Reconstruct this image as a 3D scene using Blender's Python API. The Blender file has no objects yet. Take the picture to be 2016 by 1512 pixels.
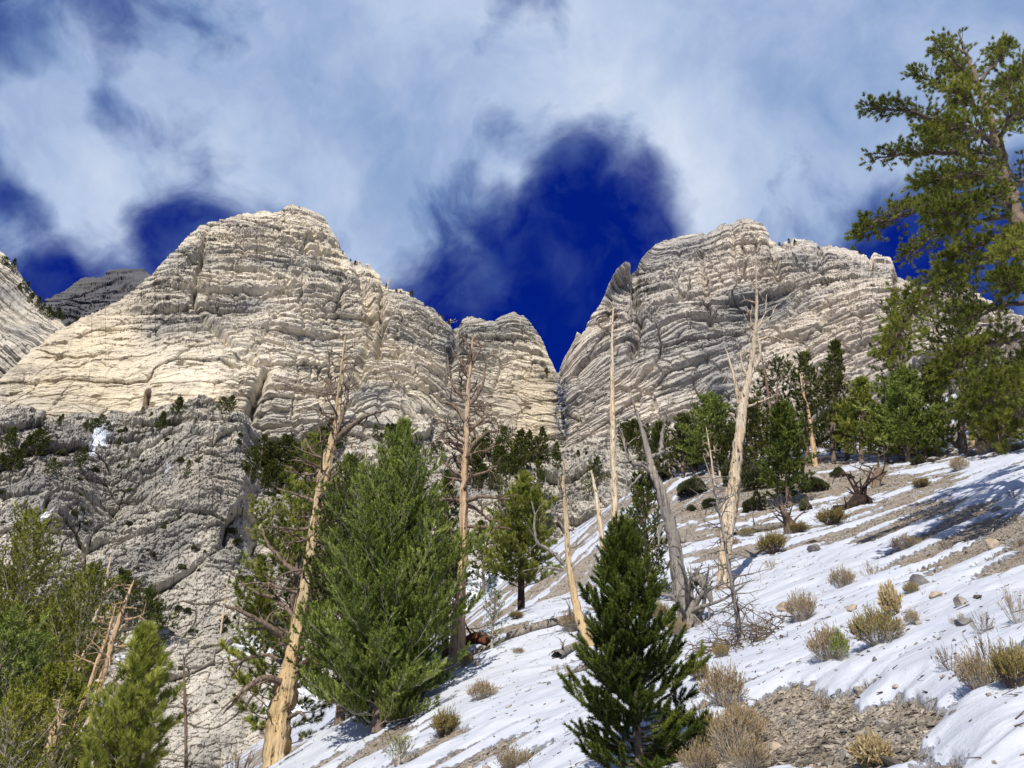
import bpy, math, random
import numpy as np
from math import radians, sin, cos, pi

# ------------------------------------------------------------------ camera
sc = bpy.context.scene
PITCH = radians(27.0)
CAMZ = 1.6
F = 1523.0                      # focal length in pixels of the 2016 px wide photograph
cam_d = bpy.data.cameras.new("camera")
cam_d.sensor_width = 36.0
cam_d.lens = 36.0 * F / 2016.0
cam_d.clip_start = 0.1
cam_d.clip_end = 6000.0
cam = bpy.data.objects.new("camera", cam_d)
sc.collection.objects.link(cam)
cam.location = (0, 0, CAMZ)
cam.rotation_euler = (radians(90) + PITCH, 0, 0)
sc.camera = cam

# ------------------------------------------------------------------ world, sun, exposure
SUN_EL = radians(41.0)
SUN_AZ = radians(-14.0)         # sun stands behind the camera, a little to its left
to_sun = (sin(SUN_AZ) * cos(SUN_EL), -cos(SUN_AZ) * cos(SUN_EL), sin(SUN_EL))
sc.view_settings.view_transform = 'Standard'
sc.view_settings.look = 'None'
sc.view_settings.gamma = 1.0
sc.view_settings.exposure = 0.22
sc.view_settings.use_curve_mapping = False

sun_d = bpy.data.lights.new("sun", 'SUN')
sun_d.energy = 5.0
sun_d.angle = radians(0.5)
sun_d.color = (1.0, 0.945, 0.86)
sun = bpy.data.objects.new("sun", sun_d)
sc.collection.objects.link(sun)
sun.location = (-40, -120, 120)
from mathutils import Vector
sun.rotation_euler = Vector(to_sun).to_track_quat('Z', 'Y').to_euler()


class NT:
    """small helper to write node trees"""
    def __init__(self, tree):
        self.t = tree
        self.n = tree.nodes
        self.l = tree.links

    def node(self, typ, **kw):
        nd = self.n.new(typ)
        for k, v in kw.items():
            if k == 'ins':
                for a, b in v.items():
                    if hasattr(b, 'is_output'):
                        self.l.new(b, nd.inputs[a])
                    else:
                        nd.inputs[a].default_value = b
            else:
                setattr(nd, k, v)
        return nd

    def math(self, op, a, b=0.0, c=None, clamp=False):
        nd = self.n.new('ShaderNodeMath')
        nd.operation = op
        nd.use_clamp = clamp
        for i, v in enumerate((a, b) if c is None else (a, b, c)):
            if hasattr(v, 'is_output'):
                self.l.new(v, nd.inputs[i])
            else:
                nd.inputs[i].default_value = v
        return nd.outputs[0]

    def mix(self, fac, a, b, blend='MIX'):
        nd = self.n.new('ShaderNodeMix')
        nd.data_type = 'RGBA'
        nd.blend_type = blend
        nd.clamp_factor = True
        for i, v in ((0, fac), (6, a), (7, b)):
            if hasattr(v, 'is_output'):
                self.l.new(v, nd.inputs[i])
            elif i == 0:
                nd.inputs[0].default_value = v
            else:
                nd.inputs[i].default_value = (*v, 1.0) if len(v) == 3 else v
        return nd.outputs[2]

    def ramp(self, fac, stops, interp='LINEAR'):
        nd = self.n.new('ShaderNodeValToRGB')
        cr = nd.color_ramp
        cr.interpolation = interp
        while len(cr.elements) < len(stops):
            cr.elements.new(0.5)
        for e, (p, c) in zip(cr.elements, stops):
            e.position = p
            e.color = (c, c, c, 1) if isinstance(c, (int, float)) else (*c, 1)
        self.l.new(fac, nd.inputs[0])
        return nd.outputs[0]

    def noise(self, vec, scale, detail=4, rough=0.5, dist=0.0, lac=2.0):
        nd = self.n.new('ShaderNodeTexNoise')
        nd.inputs['Scale'].default_value = scale
        nd.inputs['Detail'].default_value = detail
        nd.inputs['Roughness'].default_value = rough
        nd.inputs['Distortion'].default_value = dist
        nd.inputs['Lacunarity'].default_value = lac
        if vec is not None:
            self.l.new(vec, nd.inputs['Vector'])
        return nd.outputs['Fac']

    def mapping(self, vec, scale=(1, 1, 1), loc=(0, 0, 0), rot=(0, 0, 0)):
        nd = self.n.new('ShaderNodeMapping')
        nd.inputs['Scale'].default_value = scale
        nd.inputs['Location'].default_value = loc
        nd.inputs['Rotation'].default_value = rot
        self.l.new(vec, nd.inputs['Vector'])
        return nd.outputs[0]


def px_dir(X, Y):
    """world direction of a pixel of the photograph; its component along the view axis is 1"""
    xc = (np.asarray(X, float) - 1008.0) / F
    yc = (756.0 - np.asarray(Y, float)) / F
    return np.stack(np.broadcast_arrays(xc, cos(PITCH) - yc * sin(PITCH), sin(PITCH) + yc * cos(PITCH)), -1)


def build_world():
    w = bpy.data.worlds.new("World")
    sc.world = w
    w.use_nodes = True
    t = NT(w.node_tree)
    t.n.clear()
    out = t.node('ShaderNodeOutputWorld')
    bg = t.node('ShaderNodeBackground')
    sky = t.node('ShaderNodeTexSky')
    sky.sky_type = 'NISHITA'
    sky.sun_disc = False
    sky.sun_elevation = SUN_EL
    sky.sun_rotation = pi + SUN_AZ * -1.0
    sky.altitude = 3000.0
    sky.air_density = 0.7
    sky.dust_density = 0.0
    sky.ozone_density = 3.0
    co = t.node('ShaderNodeTexCoord').outputs['Generated']
    nrm = t.node('ShaderNodeVectorMath', operation='NORMALIZE', ins={0: co}).outputs[0]
    # clear air between the clouds: a deep, polarised high-mountain blue
    deep = t.mix(1.0, sky.outputs[0], (0.06, 0.18, 0.98), 'MULTIPLY')
    deep = t.mix(0.85, deep, (0.001, 0.10, 1.85))
    # cloud cover: fractal noise pushed up or down by soft banks standing at fixed bearings
    warp = t.node('ShaderNodeTexNoise', ins={'Vector': nrm, 'Scale': 3.2, 'Detail': 4.0, 'Roughness': 0.55})
    wv = t.node('ShaderNodeVectorMath', operation='SUBTRACT', ins={0: warp.outputs['Color'], 1: (0.5, 0.5, 0.5)}).outputs[0]
    ws = t.node('ShaderNodeVectorMath', operation='SCALE', ins={0: wv})
    ws.inputs[3].default_value = 0.16
    wn = t.node('ShaderNodeVectorMath', operation='ADD', ins={0: nrm, 1: ws.outputs[0]}).outputs[0]
    wn = t.node('ShaderNodeVectorMath', operation='NORMALIZE', ins={0: wn}).outputs[0]
    n1 = t.noise(wn, 6.0, 10, 0.55, 0.15)
    n2 = t.noise(wn, 2.2, 5, 0.5, 0.2)
    n3 = t.noise(t.mapping(wn, (1, 1, 1), (3.1, 0.7, 5.2)), 3.0, 8, 0.6, 0.15)
    acc = t.math('MULTIPLY_ADD', t.math('SUBTRACT', n1, 0.5), 3.0, 0.62)
    acc = t.math('MULTIPLY_ADD', t.math('SUBTRACT', n2, 0.5), 0.7, acc)
    for (X, Y, s, a) in CLOUDS:
        d = px_dir(X, Y)
        d = d / np.linalg.norm(d)
        dt = t.node('ShaderNodeVectorMath', operation='DOT_PRODUCT', ins={0: wn, 1: tuple(float(v) for v in d)}).outputs['Value']
        s2 = (s / F) ** 2
        e = t.math('EXPONENT', t.math('DIVIDE', t.math('SUBTRACT', dt, 1.0), s2))
        acc = t.math('MULTIPLY_ADD', e, a, acc)
    dens = t.math('MINIMUM', t.math('MAXIMUM', acc, 0.0), 1.0)
    cov = t.ramp(dens, [(0.0, 0.0), (0.1, 0.02), (0.25, 0.10), (0.4, 0.24), (0.55, 0.43), (0.7, 0.66), (0.85, 0.88), (1.0, 1.0)])
    # thin torn shreds hanging in the clear air near the banks
    n4 = t.noise(t.mapping(wn, (1, 1, 1), (7.3, 2.1, 1.7)), 8.0, 9, 0.55, 0.12)
    near = t.ramp(t.math('MULTIPLY_ADD', acc, 0.5, 0.5, clamp=True), [(0.22, 0.0), (0.55, 1.0)])
    shred = t.math('MULTIPLY', t.math('MULTIPLY', near, t.ramp(n4, [(0.46, 0.0), (0.74, 1.0)])), 0.42)
    cov = t.math('MAXIMUM', cov, shred)
    lit = t.math('MULTIPLY_ADD', t.math('SUBTRACT', n3, 0.5), 1.9, t.math('MULTIPLY_ADD', dens, 0.55, 0.08), clamp=True)
    ccol = t.ramp(lit, [(0.0, (0.8, 1.9, 4.3)), (0.3, (1.75, 2.8, 5.0)), (0.65, (3.8, 4.75, 6.6)), (1.0, (5.9, 6.6, 7.8))])
    col = t.mix(cov, deep, ccol)
    t.l.new(col, bg.inputs[0])
    bg.inputs[1].default_value = 0.1
    t.l.new(bg.outputs[0], out.inputs[0])


CLOUDS = [  # X, Y, spread, strength
    (1110, 650, 150, -0.95), (1180, 480, 130, -0.5), (1150, 340, 80, -0.4), (1280, 420, 60, -0.25), (1340, 490, 60, -0.2), (1385, 360, 55, 0.4), (1420, 450, 50, 0.25), (1170, 230, 60, 0.25), (920, 430, 50, 0.25), (1060, 380, 30, 0.25), (1110, 430, 28, 0.3), (1225, 360, 28, 0.35), (1060, 520, 28, 0.25), (1130, 275, 40, 0.25), (1240, 280, 44, 0.3), (1190, 330, 24, -0.2), (880, 390, 45, -0.3), (950, 560, 34, 0.25), (1010, 300, 30, -0.25), (1290, 560, 24, 0.12), (1480, 400, 50, 0.25), (1350, 330, 30, -0.2), (1000, 480, 130, -0.22), (860, 560, 100, -0.35), (940, 660, 110, -0.3),
    (940, 320, 90, -0.2), (350, 460, 50, -0.55), (70, 590, 70, -0.8), (-20, 330, 45, -0.5), (50, 80, 50, -0.5), (245, 240, 34, -0.4), (390, 280, 40, -0.22), (110, 440, 60, -0.18),
    (1740, 500, 60, -0.45), (1850, 570, 110, -0.6), (1480, 370, 50, -0.15), (280, 400, 40, -0.2),
    (500, 100, 200, 0.3), (560, 300, 90, 0.3), (760, 160, 160, 0.25), (1100, 60, 200, 0.3), (1280, 180, 90, 0.22), (1520, 150, 220, 0.35), (1450, 300, 100, 0.28), (1620, 400, 70, 0.25),
    (700, 450, 80, 0.22), (220, 520, 60, 0.1), (1900, 60, 160, 0.25), (1000, 360, 36, 0.34), (1012, 470, 26, 0.34), (200, 330, 70, 0.4), (300, 360, 60, 0.3), (120, 250, 60, 0.35), (200, 430, 60, 0.3), (1430, 400, 70, 0.4), (1400, 250, 60, 0.3), (860, 420, 50, 0.2), (1060, 300, 40, 0.2)]
build_world()

# ------------------------------------------------------------------ numeric helpers
def _hash(ix, iy, iz, seed):
    h = (ix.astype(np.uint32) * np.uint32(374761393) + iy.astype(np.uint32) * np.uint32(668265263)
         + iz.astype(np.uint32) * np.uint32(2147483647 - 5) + np.uint32((seed * 974634777 + 12345) & 0xffffffff))
    h = (h ^ (h >> np.uint32(13))) * np.uint32(1274126177)
    h = (h ^ (h >> np.uint32(16))) * np.uint32(2246822519)
    h = h ^ (h >> np.uint32(15))
    return (h & np.uint32(0xffffff)).astype(np.float32) / np.float32(0xffffff)


def vnoise(x, y, z, seed=0):
    x, y, z = np.broadcast_arrays(np.asarray(x, np.float64), np.asarray(y, np.float64), np.asarray(z, np.float64))
    xi, yi, zi = np.floor(x), np.floor(y), np.floor(z)
    fx, fy, fz = (x - xi).astype(np.float32), (y - yi).astype(np.float32), (z - zi).astype(np.float32)
    xi, yi, zi = xi.astype(np.int64), yi.astype(np.int64), zi.astype(np.int64)
    fx = fx * fx * (3 - 2 * fx)
    fy = fy * fy * (3 - 2 * fy)
    fz = fz * fz * (3 - 2 * fz)
    r = 0
    for dx in (0, 1):
        wx = fx if dx else 1 - fx
        for dy in (0, 1):
            wy = fy if dy else 1 - fy
            for dz in (0, 1):
                wz = fz if dz else 1 - fz
                r = r + wx * wy * wz * _hash(xi + dx, yi + dy, zi + dz, seed)
    return r


def fbm(x, y, z, octv=4, seed=0, gain=0.5):
    a, s, tot = 1.0, 0.0, 0.0
    for i in range(octv):
        s = s + a * (vnoise(x * 2 ** i, y * 2 ** i, z * 2 ** i, seed + i * 7) - 0.5)
        tot += a
        a *= gain
    return s / tot * 2.0        # about -1..1


def cellrand(k, seed):
    k = np.asarray(np.floor(k)).astype(np.int64)
    return _hash(k, k * 0 + 7, k * 0 + 3, seed)


def sstep(a, b, x):
    t = np.clip((x - a) / (b - a), 0, 1)
    return t * t * (3 - 2 * t)


class RBF:
    """thin-plate spline through scattered 2-D samples"""
    def __init__(self, pts, vals, scale=1.0, reg=0.0):
        self.s = scale
        p = np.asarray(pts, float) / scale
        self.p = p
        n = len(p)
        K = self._k(np.linalg.norm(p[:, None] - p[None], axis=2)) + reg * np.eye(n)
        Q = np.c_[np.ones(n), p]
        A = np.zeros((n + 3, n + 3))
        A[:n, :n] = K
        A[:n, n:] = Q
        A[n:, :n] = Q.T
        self.c = np.linalg.solve(A, np.r_[np.asarray(vals, float), 0, 0, 0])

    @staticmethod
    def _k(r):
        return np.where(r > 0, r * r * np.log(np.maximum(r, 1e-9)), 0.0)

    def __call__(self, x, y):
        x = np.asarray(x, float) / self.s
        y = np.asarray(y, float) / self.s
        o = self.c[-3] + self.c[-2] * x + self.c[-1] * y
        for (px, py), w in zip(self.p, self.c[:-3]):
            o = o + w * self._k(np.hypot(x - px, y - py))
        return o


def blobs(X, Y, lst):
    o = np.zeros(np.shape(X))
    for (bx, by, sx, sy, a) in lst:
        o = o + a * np.exp(-0.5 * (((X - bx) / sx) ** 2 + ((Y - by) / sy) ** 2))
    return o


def at(X, Y, yw):
    """the point seen at pixel X, Y that lies yw metres ahead of the camera"""
    d = px_dir(X, Y)
    return np.array([0, 0, CAMZ]) + d * (yw / d[..., 1:2] if d.ndim > 1 else yw / d[1])


def to_px(P):
    P = np.asarray(P, float)
    dx, dy, dz = P[..., 0], P[..., 1], P[..., 2] - CAMZ
    dep = dy * cos(PITCH) + dz * sin(PITCH)
    upc = -dy * sin(PITCH) + dz * cos(PITCH)
    dep = np.where(np.abs(dep) < 1e-3, 1e-3, dep)
    return 1008 + F * dx / dep, 756 - F * upc / dep, dep


# ------------------------------------------------------------------ object helpers
COL = sc.collection


def np_mesh(name, V, faces, mat=None, attrs=None, smooth=True):
    """faces: list of integer arrays (n,3) or (n,4)"""
    me = bpy.data.meshes.new(name)
    V = np.ascontiguousarray(V, dtype=np.float32)
    me.vertices.add(len(V))
    me.vertices.foreach_set('co', V.ravel())
    faces = [f for f in faces if f is not None and len(f)]
    loops = np.concatenate([f.ravel() for f in faces]).astype(np.int32)
    sizes = np.concatenate([np.full(len(f), f.shape[1], np.int32) for f in faces])
    starts = np.concatenate([[0], np.cumsum(sizes)[:-1]]).astype(np.int32)
    me.loops.add(len(loops))
    me.loops.foreach_set('vertex_index', loops)
    me.polygons.add(len(sizes))
    me.polygons.foreach_set('loop_start', starts)
    me.polygons.foreach_set('loop_total', sizes)
    me.polygons.foreach_set('use_smooth', np.full(len(sizes), smooth, dtype=bool))
    me.update(calc_edges=True)
    for k, a in (attrs or {}).items():
        a = np.asarray(a, np.float32)
        if a.ndim == 1:
            at_ = me.attributes.new(k, 'FLOAT', 'POINT')
            at_.data.foreach_set('value', a)
        else:
            at_ = me.attributes.new(k, 'FLOAT_VECTOR', 'POINT')
            at_.data.foreach_set('vector', np.ascontiguousarray(a).ravel())
    if mat is not None:
        me.materials.append(mat)
    return me


def link(name, me, parent=None, loc=None):
    o = bpy.data.objects.new(name, me)
    COL.objects.link(o)
    if parent is not None:
        o.parent = parent
    if loc is not None:
        o.location = [float(v) for v in loc]
    return o


def tag(o, label, cat, group=None, kind=None):
    if label:
        o['label'] = label
    if cat:
        o['category'] = cat
    if group:
        o['group'] = group
    if kind:
        o['kind'] = kind
    return o


def thing(name, label, cat, base, group=None):
    o = bpy.data.objects.new(name, None)
    o.empty_display_size = 0.2
    COL.objects.link(o)
    o.location = [float(v) for v in base]
    return tag(o, label, cat, group)


def copy_tree(o, parent=None):
    c = o.copy()
    COL.objects.link(c)
    c.parent = parent
    for ch in [x for x in KIDS.get(o.name, [])]:
        d = ch.copy()
        COL.objects.link(d)
        d.parent = c
    return c


KIDS = {}


class Geo:
    def __init__(self):
        self.V, self.F, self.T, self.n = [], [], [], 0

    def add(self, V, F_, tone=0.5):
        V = np.asarray(V, float)
        self.V.append(V)
        self.F.append(np.asarray(F_) + self.n)
        self.T.append(np.full(len(V), tone) if np.isscalar(tone) else np.asarray(tone))
        self.n += len(V)

    def build(self, name, mat, parent=None, base=(0, 0, 0), smooth=True):
        V = np.concatenate(self.V) - np.asarray(base, float)
        q = [f for f in self.F if f.shape[1] == 4]
        t = [f for f in self.F if f.shape[1] == 3]
        fs = []
        if q:
            fs.append(np.concatenate(q))
        if t:
            fs.append(np.concatenate(t))
        me = np_mesh(name, V, fs, mat, {'tone': np.concatenate(self.T)}, smooth)
        o = link(name, me, parent, None if parent is not None else base)
        if parent is not None:
            KIDS.setdefault(parent.name, []).append(o)
        return o


def smoothline(P, n):
    """Catmull-Rom through the rows of P (any width), resampled to n rows"""
    P = np.asarray(P, float)
    if len(P) == 2:
        t = np.linspace(0, 1, n)[:, None]
        return P[0] * (1 - t) + P[1] * t
    Q = np.vstack([2 * P[0] - P[1], P, 2 * P[-1] - P[-2]])
    seg = len(P) - 1
    u = np.linspace(0, seg - 1e-6, n)
    i = u.astype(int)
    f = (u - i)[:, None]
    a, b, c, d = Q[i], Q[i + 1], Q[i + 2], Q[i + 3]
    return 0.5 * ((2 * b) + (-a + c) * f + (2 * a - 5 * b + 4 * c - d) * f * f + (-a + 3 * b - 3 * c + d) * f ** 3)


def tube(g, P, R, sides=6, rough=0.0, seed=0, tone=0.5, flute=0.0, twist=0.0, cap=False):
    P = np.asarray(P, float)
    R = np.asarray(R, float)
    n = len(P)
    T = np.gradient(P, axis=0)
    T /= np.maximum(np.linalg.norm(T, axis=1), 1e-9)[:, None]
    ref = np.array([0, 0, 1.0]) if abs(T[0][2]) < 0.8 else np.array([0, 1.0, 0.0])
    if n > 8:
        N = np.empty_like(P)
        v = np.cross(ref, T[0])
        v /= np.linalg.norm(v)
        for i in range(n):
            v = v - T[i] * v.dot(T[i])
            v /= max(np.linalg.norm(v), 1e-9)
            N[i] = v
    else:
        N = np.cross(ref[None] + 0 * T, T)
        N /= np.maximum(np.linalg.norm(N, axis=1), 1e-6)[:, None]
    B = np.cross(T, N)
    ph = np.linspace(0, 2 * pi, sides, endpoint=False)
    L = np.r_[0, np.cumsum(np.linalg.norm(np.diff(P, axis=0), axis=1))]
    A = ph[None, :] + (twist * L)[:, None]
    rr = R[:, None] * np.ones((1, sides))
    if flute > 0:
        fl = vnoise(np.cos(ph)[None] * 1.6 + 5, np.sin(ph)[None] * 1.6 + 9, (L * 0.25)[:, None], seed) - 0.5
        fl2 = np.abs(vnoise(np.cos(ph)[None] * 4 + 5, np.sin(ph)[None] * 4 + 9, (L * 0.5)[:, None], seed + 3) - 0.5)
        fl3 = vnoise(np.cos(ph)[None] * 9 + 5, np.sin(ph)[None] * 9 + 9, (L * 1.3)[:, None], seed + 4) - 0.5
        rr = rr * (1 + flute * (fl * 0.8 + fl2 * 1.3 - 0.3 + fl3 * 0.35))
    if rough > 0:
        rr = rr * (1 + rough * (vnoise(np.cos(A) * 3, np.sin(A) * 3, (L / max(R.max(), 1e-3) * 0.8)[:, None] + 0 * A, seed + 11) - 0.5) * 2)
    V = P[:, None] + (N[:, None] * np.cos(A)[..., None] + B[:, None] * np.sin(A)[..., None]) * rr[..., None]
    idx = np.arange(n * sides).reshape(n, sides)
    a, b = idx[:-1], idx[1:]
    Fq = np.stack([a, np.roll(a, -1, 1), np.roll(b, -1, 1), b], -1).reshape(-1, 4)
    g.add(V.reshape(-1, 3), Fq, tone)
    if cap:
        k = idx[-1]
        g.add(np.vstack([V[-1], P[-1][None] - T[-1] * R[-1] * 0.4]), np.array([[i, (i + 1) % sides, sides] for i in range(sides)]), float(np.mean(tone)))


def needles(g, P, D, L, NL, K, W, ang=(35, 70), rng=None, tone=None, axis_spread=1.0):
    """every shoot: K thin triangular needles standing off a short axis of length L"""
    rng = rng or np.random.default_rng(1)
    n = len(P)
    if n == 0:
        return
    D = D / np.maximum(np.linalg.norm(D, axis=1), 1e-9)[:, None]
    ref = np.where(np.abs(D[:, 2:3]) < 0.9, np.array([[0, 0, 1.0]]), np.array([[1.0, 0, 0]]))
    U = np.cross(ref, D)
    U /= np.linalg.norm(U, axis=1)[:, None]
    Wv = np.cross(D, U)
    a = rng.random((n, K))
    ph = rng.random((n, K)) * 2 * pi
    th = np.radians(ang[0] + (ang[1] - ang[0]) * rng.random((n, K))) * (1 - 0.55 * a ** 2 * axis_spread)
    L = np.broadcast_to(L, (n,))
    NL = np.broadcast_to(NL, (n,))
    base = P[:, None] + D[:, None] * (L[:, None] * a)[..., None]
    side = U[:, None] * np.cos(ph)[..., None] + Wv[:, None] * np.sin(ph)[..., None]
    nd = D[:, None] * np.cos(th)[..., None] + side * np.sin(th)[..., None]
    ln = NL[:, None] * (0.75 + 0.5 * rng.random((n, K)))
    tip = base + nd * ln[..., None]
    r = rng.normal(size=(n, K, 3))
    wv = np.cross(nd, r)
    wv /= np.maximum(np.linalg.norm(wv, axis=2), 1e-6)[..., None]
    wv *= W * 0.5
    V = np.stack([base - wv, base + wv, tip], 2).reshape(-1, 3)
    Fa = np.arange(n * K * 3).reshape(-1, 3)
    if tone is None:
        tone = rng.random(n)
    tn = np.repeat(tone, K * 3) + np.repeat(rng.normal(size=n * K) * 0.12, 3)
    g.add(V, Fa, tn)

# ------------------------------------------------------------------ materials
def new_mat(name):
    m = bpy.data.materials.new(name)
    m.use_nodes = True
    t = NT(m.node_tree)
    p = t.n['Principled BSDF']
    p.inputs['Specular IOR Level'].default_value = 0.2
    return m, t, p


def attr(t, name):
    return t.node('ShaderNodeAttribute', attribute_name=name)


def bump(t, p, h, dist, strength=1.0, normal=None):
    b = t.node('ShaderNodeBump', ins={'Height': h, 'Strength': strength, 'Distance': dist})
    if normal is not None:
        t.l.new(normal, b.inputs['Normal'])
    if p is not None:
        t.l.new(b.outputs[0], p.inputs['Normal'])
    return b.outputs[0]


def rock_mat(name, pale, mid, grey, warmc, unit=1.0, snow=True, contrast=1.0, lay=1.0, lines=1.0):
    """layered limestone; 'bed' = position with the height measured along the bedding"""
    m, t, p = new_mat(name)
    bed = attr(t, 'bed').outputs['Vector']
    u = 1.0 / unit
    s1 = t.noise(t.mapping(bed, (.045 * u, .045 * u, .42 * u * lay)), 1.0, 9, 0.62, 0.3)
    s2 = t.noise(t.mapping(bed, (.16 * u, .16 * u, 1.5 * u * lay)), 1.0, 8, 0.65, 0.2)
    patch = t.noise(t.mapping(bed, (.02 * u, .02 * u, .03 * u)), 1.0, 6, 0.6, 0.8)
    grit = t.noise(t.mapping(bed, (1.1 * u, 1.1 * u, 1.9 * u)), 1.0, 6, 0.7)
    c = t.mix(t.ramp(s1, [(0.36, 0.0), (0.62, 1.0)]), mid, pale)
    c = t.mix(t.math('MULTIPLY', t.ramp(patch, [(0.47, 0.0), (0.66, 1.0)]), 0.75), c, grey)
    c = t.mix(t.math('MULTIPLY', t.ramp(s2, [(0.30, 1.0), (0.48, 0.0)]), 0.55 * contrast), c, grey)
    wm = attr(t, 'warm').outputs['Fac']
    wn = t.math('MULTIPLY', t.math('MULTIPLY', wm, 0.55), t.ramp(grit, [(0.25, 0.45), (0.6, 1.0)]))
    c = t.mix(wn, c, warmc)
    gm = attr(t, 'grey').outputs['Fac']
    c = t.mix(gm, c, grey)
    # dark seeps and thin joints
    st = attr(t, 'stain').outputs['Fac']
    streak = t.noise(t.mapping(bed, (1.1 * u, 1.1 * u, .02 * u)), 1.0, 5, 0.6)
    c = t.mix(t.math('MULTIPLY', st, t.ramp(streak, [(0.40, 0.0), (0.52, 1.0)])), c, (0.08, 0.095, 0.14))
    c = t.mix(t.math('MULTIPLY', t.ramp(grit, [(0.28, 1.0), (0.40, 0.0)]), 0.35), c, (0.10, 0.09, 0.08))
    here = t.ramp(t.noise(t.mapping(bed, (.07 * u, .07 * u, .12 * u)), 1.0, 4, 0.6), [(0.40, 0.25), (0.60, 1.0)])
    for (sx, sz, wd, am) in ((.035, .30, .007, .7), (.09, .8, .012, .6), (.30, .07, .008, .65)):
        jn = t.noise(t.mapping(bed, (sx * u, sx * u, sz * u * (lay if sz > sx else 1.0)), loc=(sx * 70, 3, 1)), 1.0, 5, 0.55, 0.1)
        ln = t.ramp(t.math('ABSOLUTE', t.math('SUBTRACT', jn, 0.5)), [(0.0, 1.0), (wd, 0.6), (wd * 2.2, 0.0)])
        c = t.mix(t.math('MULTIPLY', t.math('MULTIPLY', ln, am * lines), here), c, (0.10, 0.085, 0.07))
    h = t.math('ADD', t.math('MULTIPLY', s2, 0.55 * unit), t.math('MULTIPLY', grit, 0.30 * unit))
    bump(t, p, h, 1.0, 0.8)
    p.inputs['Roughness'].default_value = 0.9
    if snow:
        sn = attr(t, 'snow').outputs['Fac']
        k = t.ramp(t.math('MULTIPLY_ADD', t.math('SUBTRACT', grit, 0.5), 0.9, sn), [(0.47, 0.0), (0.55, 1.0)])
        c = t.mix(k, c, (0.82, 0.84, 0.88))
    t.l.new(c, p.inputs['Base Color'])
    return m


def ground_mat():
    m, t, p = new_mat('snowy_scree')
    ob = t.node('ShaderNodeTexCoord').outputs['Object']
    sn = attr(t, 'snow').outputs['Fac']
    fine = t.noise(ob, 9.0, 6, 0.65)
    k = t.ramp(t.math('MULTIPLY_ADD', t.math('SUBTRACT', fine, 0.5), 0.34, sn), [(0.46, 0.0), (0.54, 1.0)])
    vor = t.node('ShaderNodeTexVoronoi', ins={'Vector': ob, 'Scale': 22.0})
    vor2 = t.node('ShaderNodeTexVoronoi', ins={'Vector': ob, 'Scale': 61.0})
    g1 = t.node('ShaderNodeSeparateColor', ins={0: vor.outputs['Color']}).outputs[0]
    g2 = t.node('ShaderNodeSeparateColor', ins={0: vor2.outputs['Color']}).outputs[1]
    stone = t.ramp(t.math('MULTIPLY_ADD', g2, 0.5, t.math('MULTIPLY', g1, 0.5)),
                   [(0.0, (0.16, 0.135, 0.105)), (0.35, (0.29, 0.25, 0.20)), (0.7, (0.40, 0.36, 0.31)), (1.0, (0.52, 0.49, 0.44))])
    soil = t.mix(t.ramp(t.noise(ob, 1.3, 4, 0.6), [(0.4, 0.0), (0.62, 1.0)]), stone, (0.27, 0.215, 0.15))
    # snow: fine wind ripples running down the slope and a bluer grey in their hollows
    rip = t.noise(t.mapping(ob, (0.55, 2.6, 1.5), rot=(0, 0, radians(-14))), 1.6, 5, 0.55, 0.3)
    grain = t.noise(ob, 60.0, 3, 0.6)
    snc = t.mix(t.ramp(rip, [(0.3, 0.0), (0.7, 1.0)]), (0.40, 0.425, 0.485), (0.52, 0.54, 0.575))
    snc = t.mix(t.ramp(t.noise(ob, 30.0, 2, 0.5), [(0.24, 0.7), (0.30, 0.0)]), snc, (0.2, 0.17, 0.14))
    t.l.new(t.mix(k, soil, snc), p.inputs['Base Color'])
    hs = t.math('ADD', t.math('MULTIPLY', rip, 0.05), t.math('MULTIPLY', grain, 0.004))
    hs = t.math('MULTIPLY_ADD', fine, 0.012, hs)
    hg = t.math('ADD', t.math('MULTIPLY', vor.outputs['Distance'], -0.045), t.math('MULTIPLY', vor2.outputs['Distance'], -0.02))
    hm = t.node('ShaderNodeMix', data_type='FLOAT', ins={0: k, 2: hg, 3: hs}).outputs[0]
    bump(t, p, hm, 1.0, 0.9)
    p.inputs['Roughness'].default_value = 0.65
    return m


def wood_mat(name, a, b, c_, dark, stretch=(16, 16, 0.9), greyf=0.5):
    """weathered wood: long grain, drying cracks, patches of orange under the grey"""
    m, t, p = new_mat(name)
    ob = t.node('ShaderNodeTexCoord').outputs['Object']
    tn = attr(t, 'tone').outputs['Fac']
    g = t.noise(t.mapping(ob, stretch), 1.0, 6, 0.6, 0.5)
    g2 = t.noise(t.mapping(ob, tuple(v * 2.7 for v in stretch)), 1.0, 4, 0.6, 0.3)
    pt = t.noise(t.mapping(ob, (2.2, 2.2, 0.55)), 1.0, 4, 0.6, 0.4)
    c = t.mix(t.ramp(pt, [(0.42, 0.0), (0.58, 1.0)]), a, b)
    c = t.mix(t.ramp(g, [(0.35, 1.0), (0.6, 0.0)]), c, c_)
    c = t.mix(tn, c, (0.20, 0.185, 0.165))
    crack = t.ramp(t.math('MULTIPLY_ADD', g2, 0.3, t.math('MULTIPLY', g, 0.7)), [(0.385, 1.0), (0.435, 0.0)])
    chips = t.ramp(t.noise(t.mapping(ob, (9, 9, 3.2)), 1.0, 6, 0.7), [(0.375, 1.0), (0.415, 0.0)])
    c = t.mix(t.math('MAXIMUM', t.math('MULTIPLY', crack, 0.85), chips), c, dark)
    t.l.new(c, p.inputs['Base Color'])
    bump(t, p, t.math('ADD', t.math('MULTIPLY', g, 0.09), t.math('MULTIPLY', g2, 0.035)), 1.0, 0.8)
    p.inputs['Roughness'].default_value = 0.8
    return m


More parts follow.
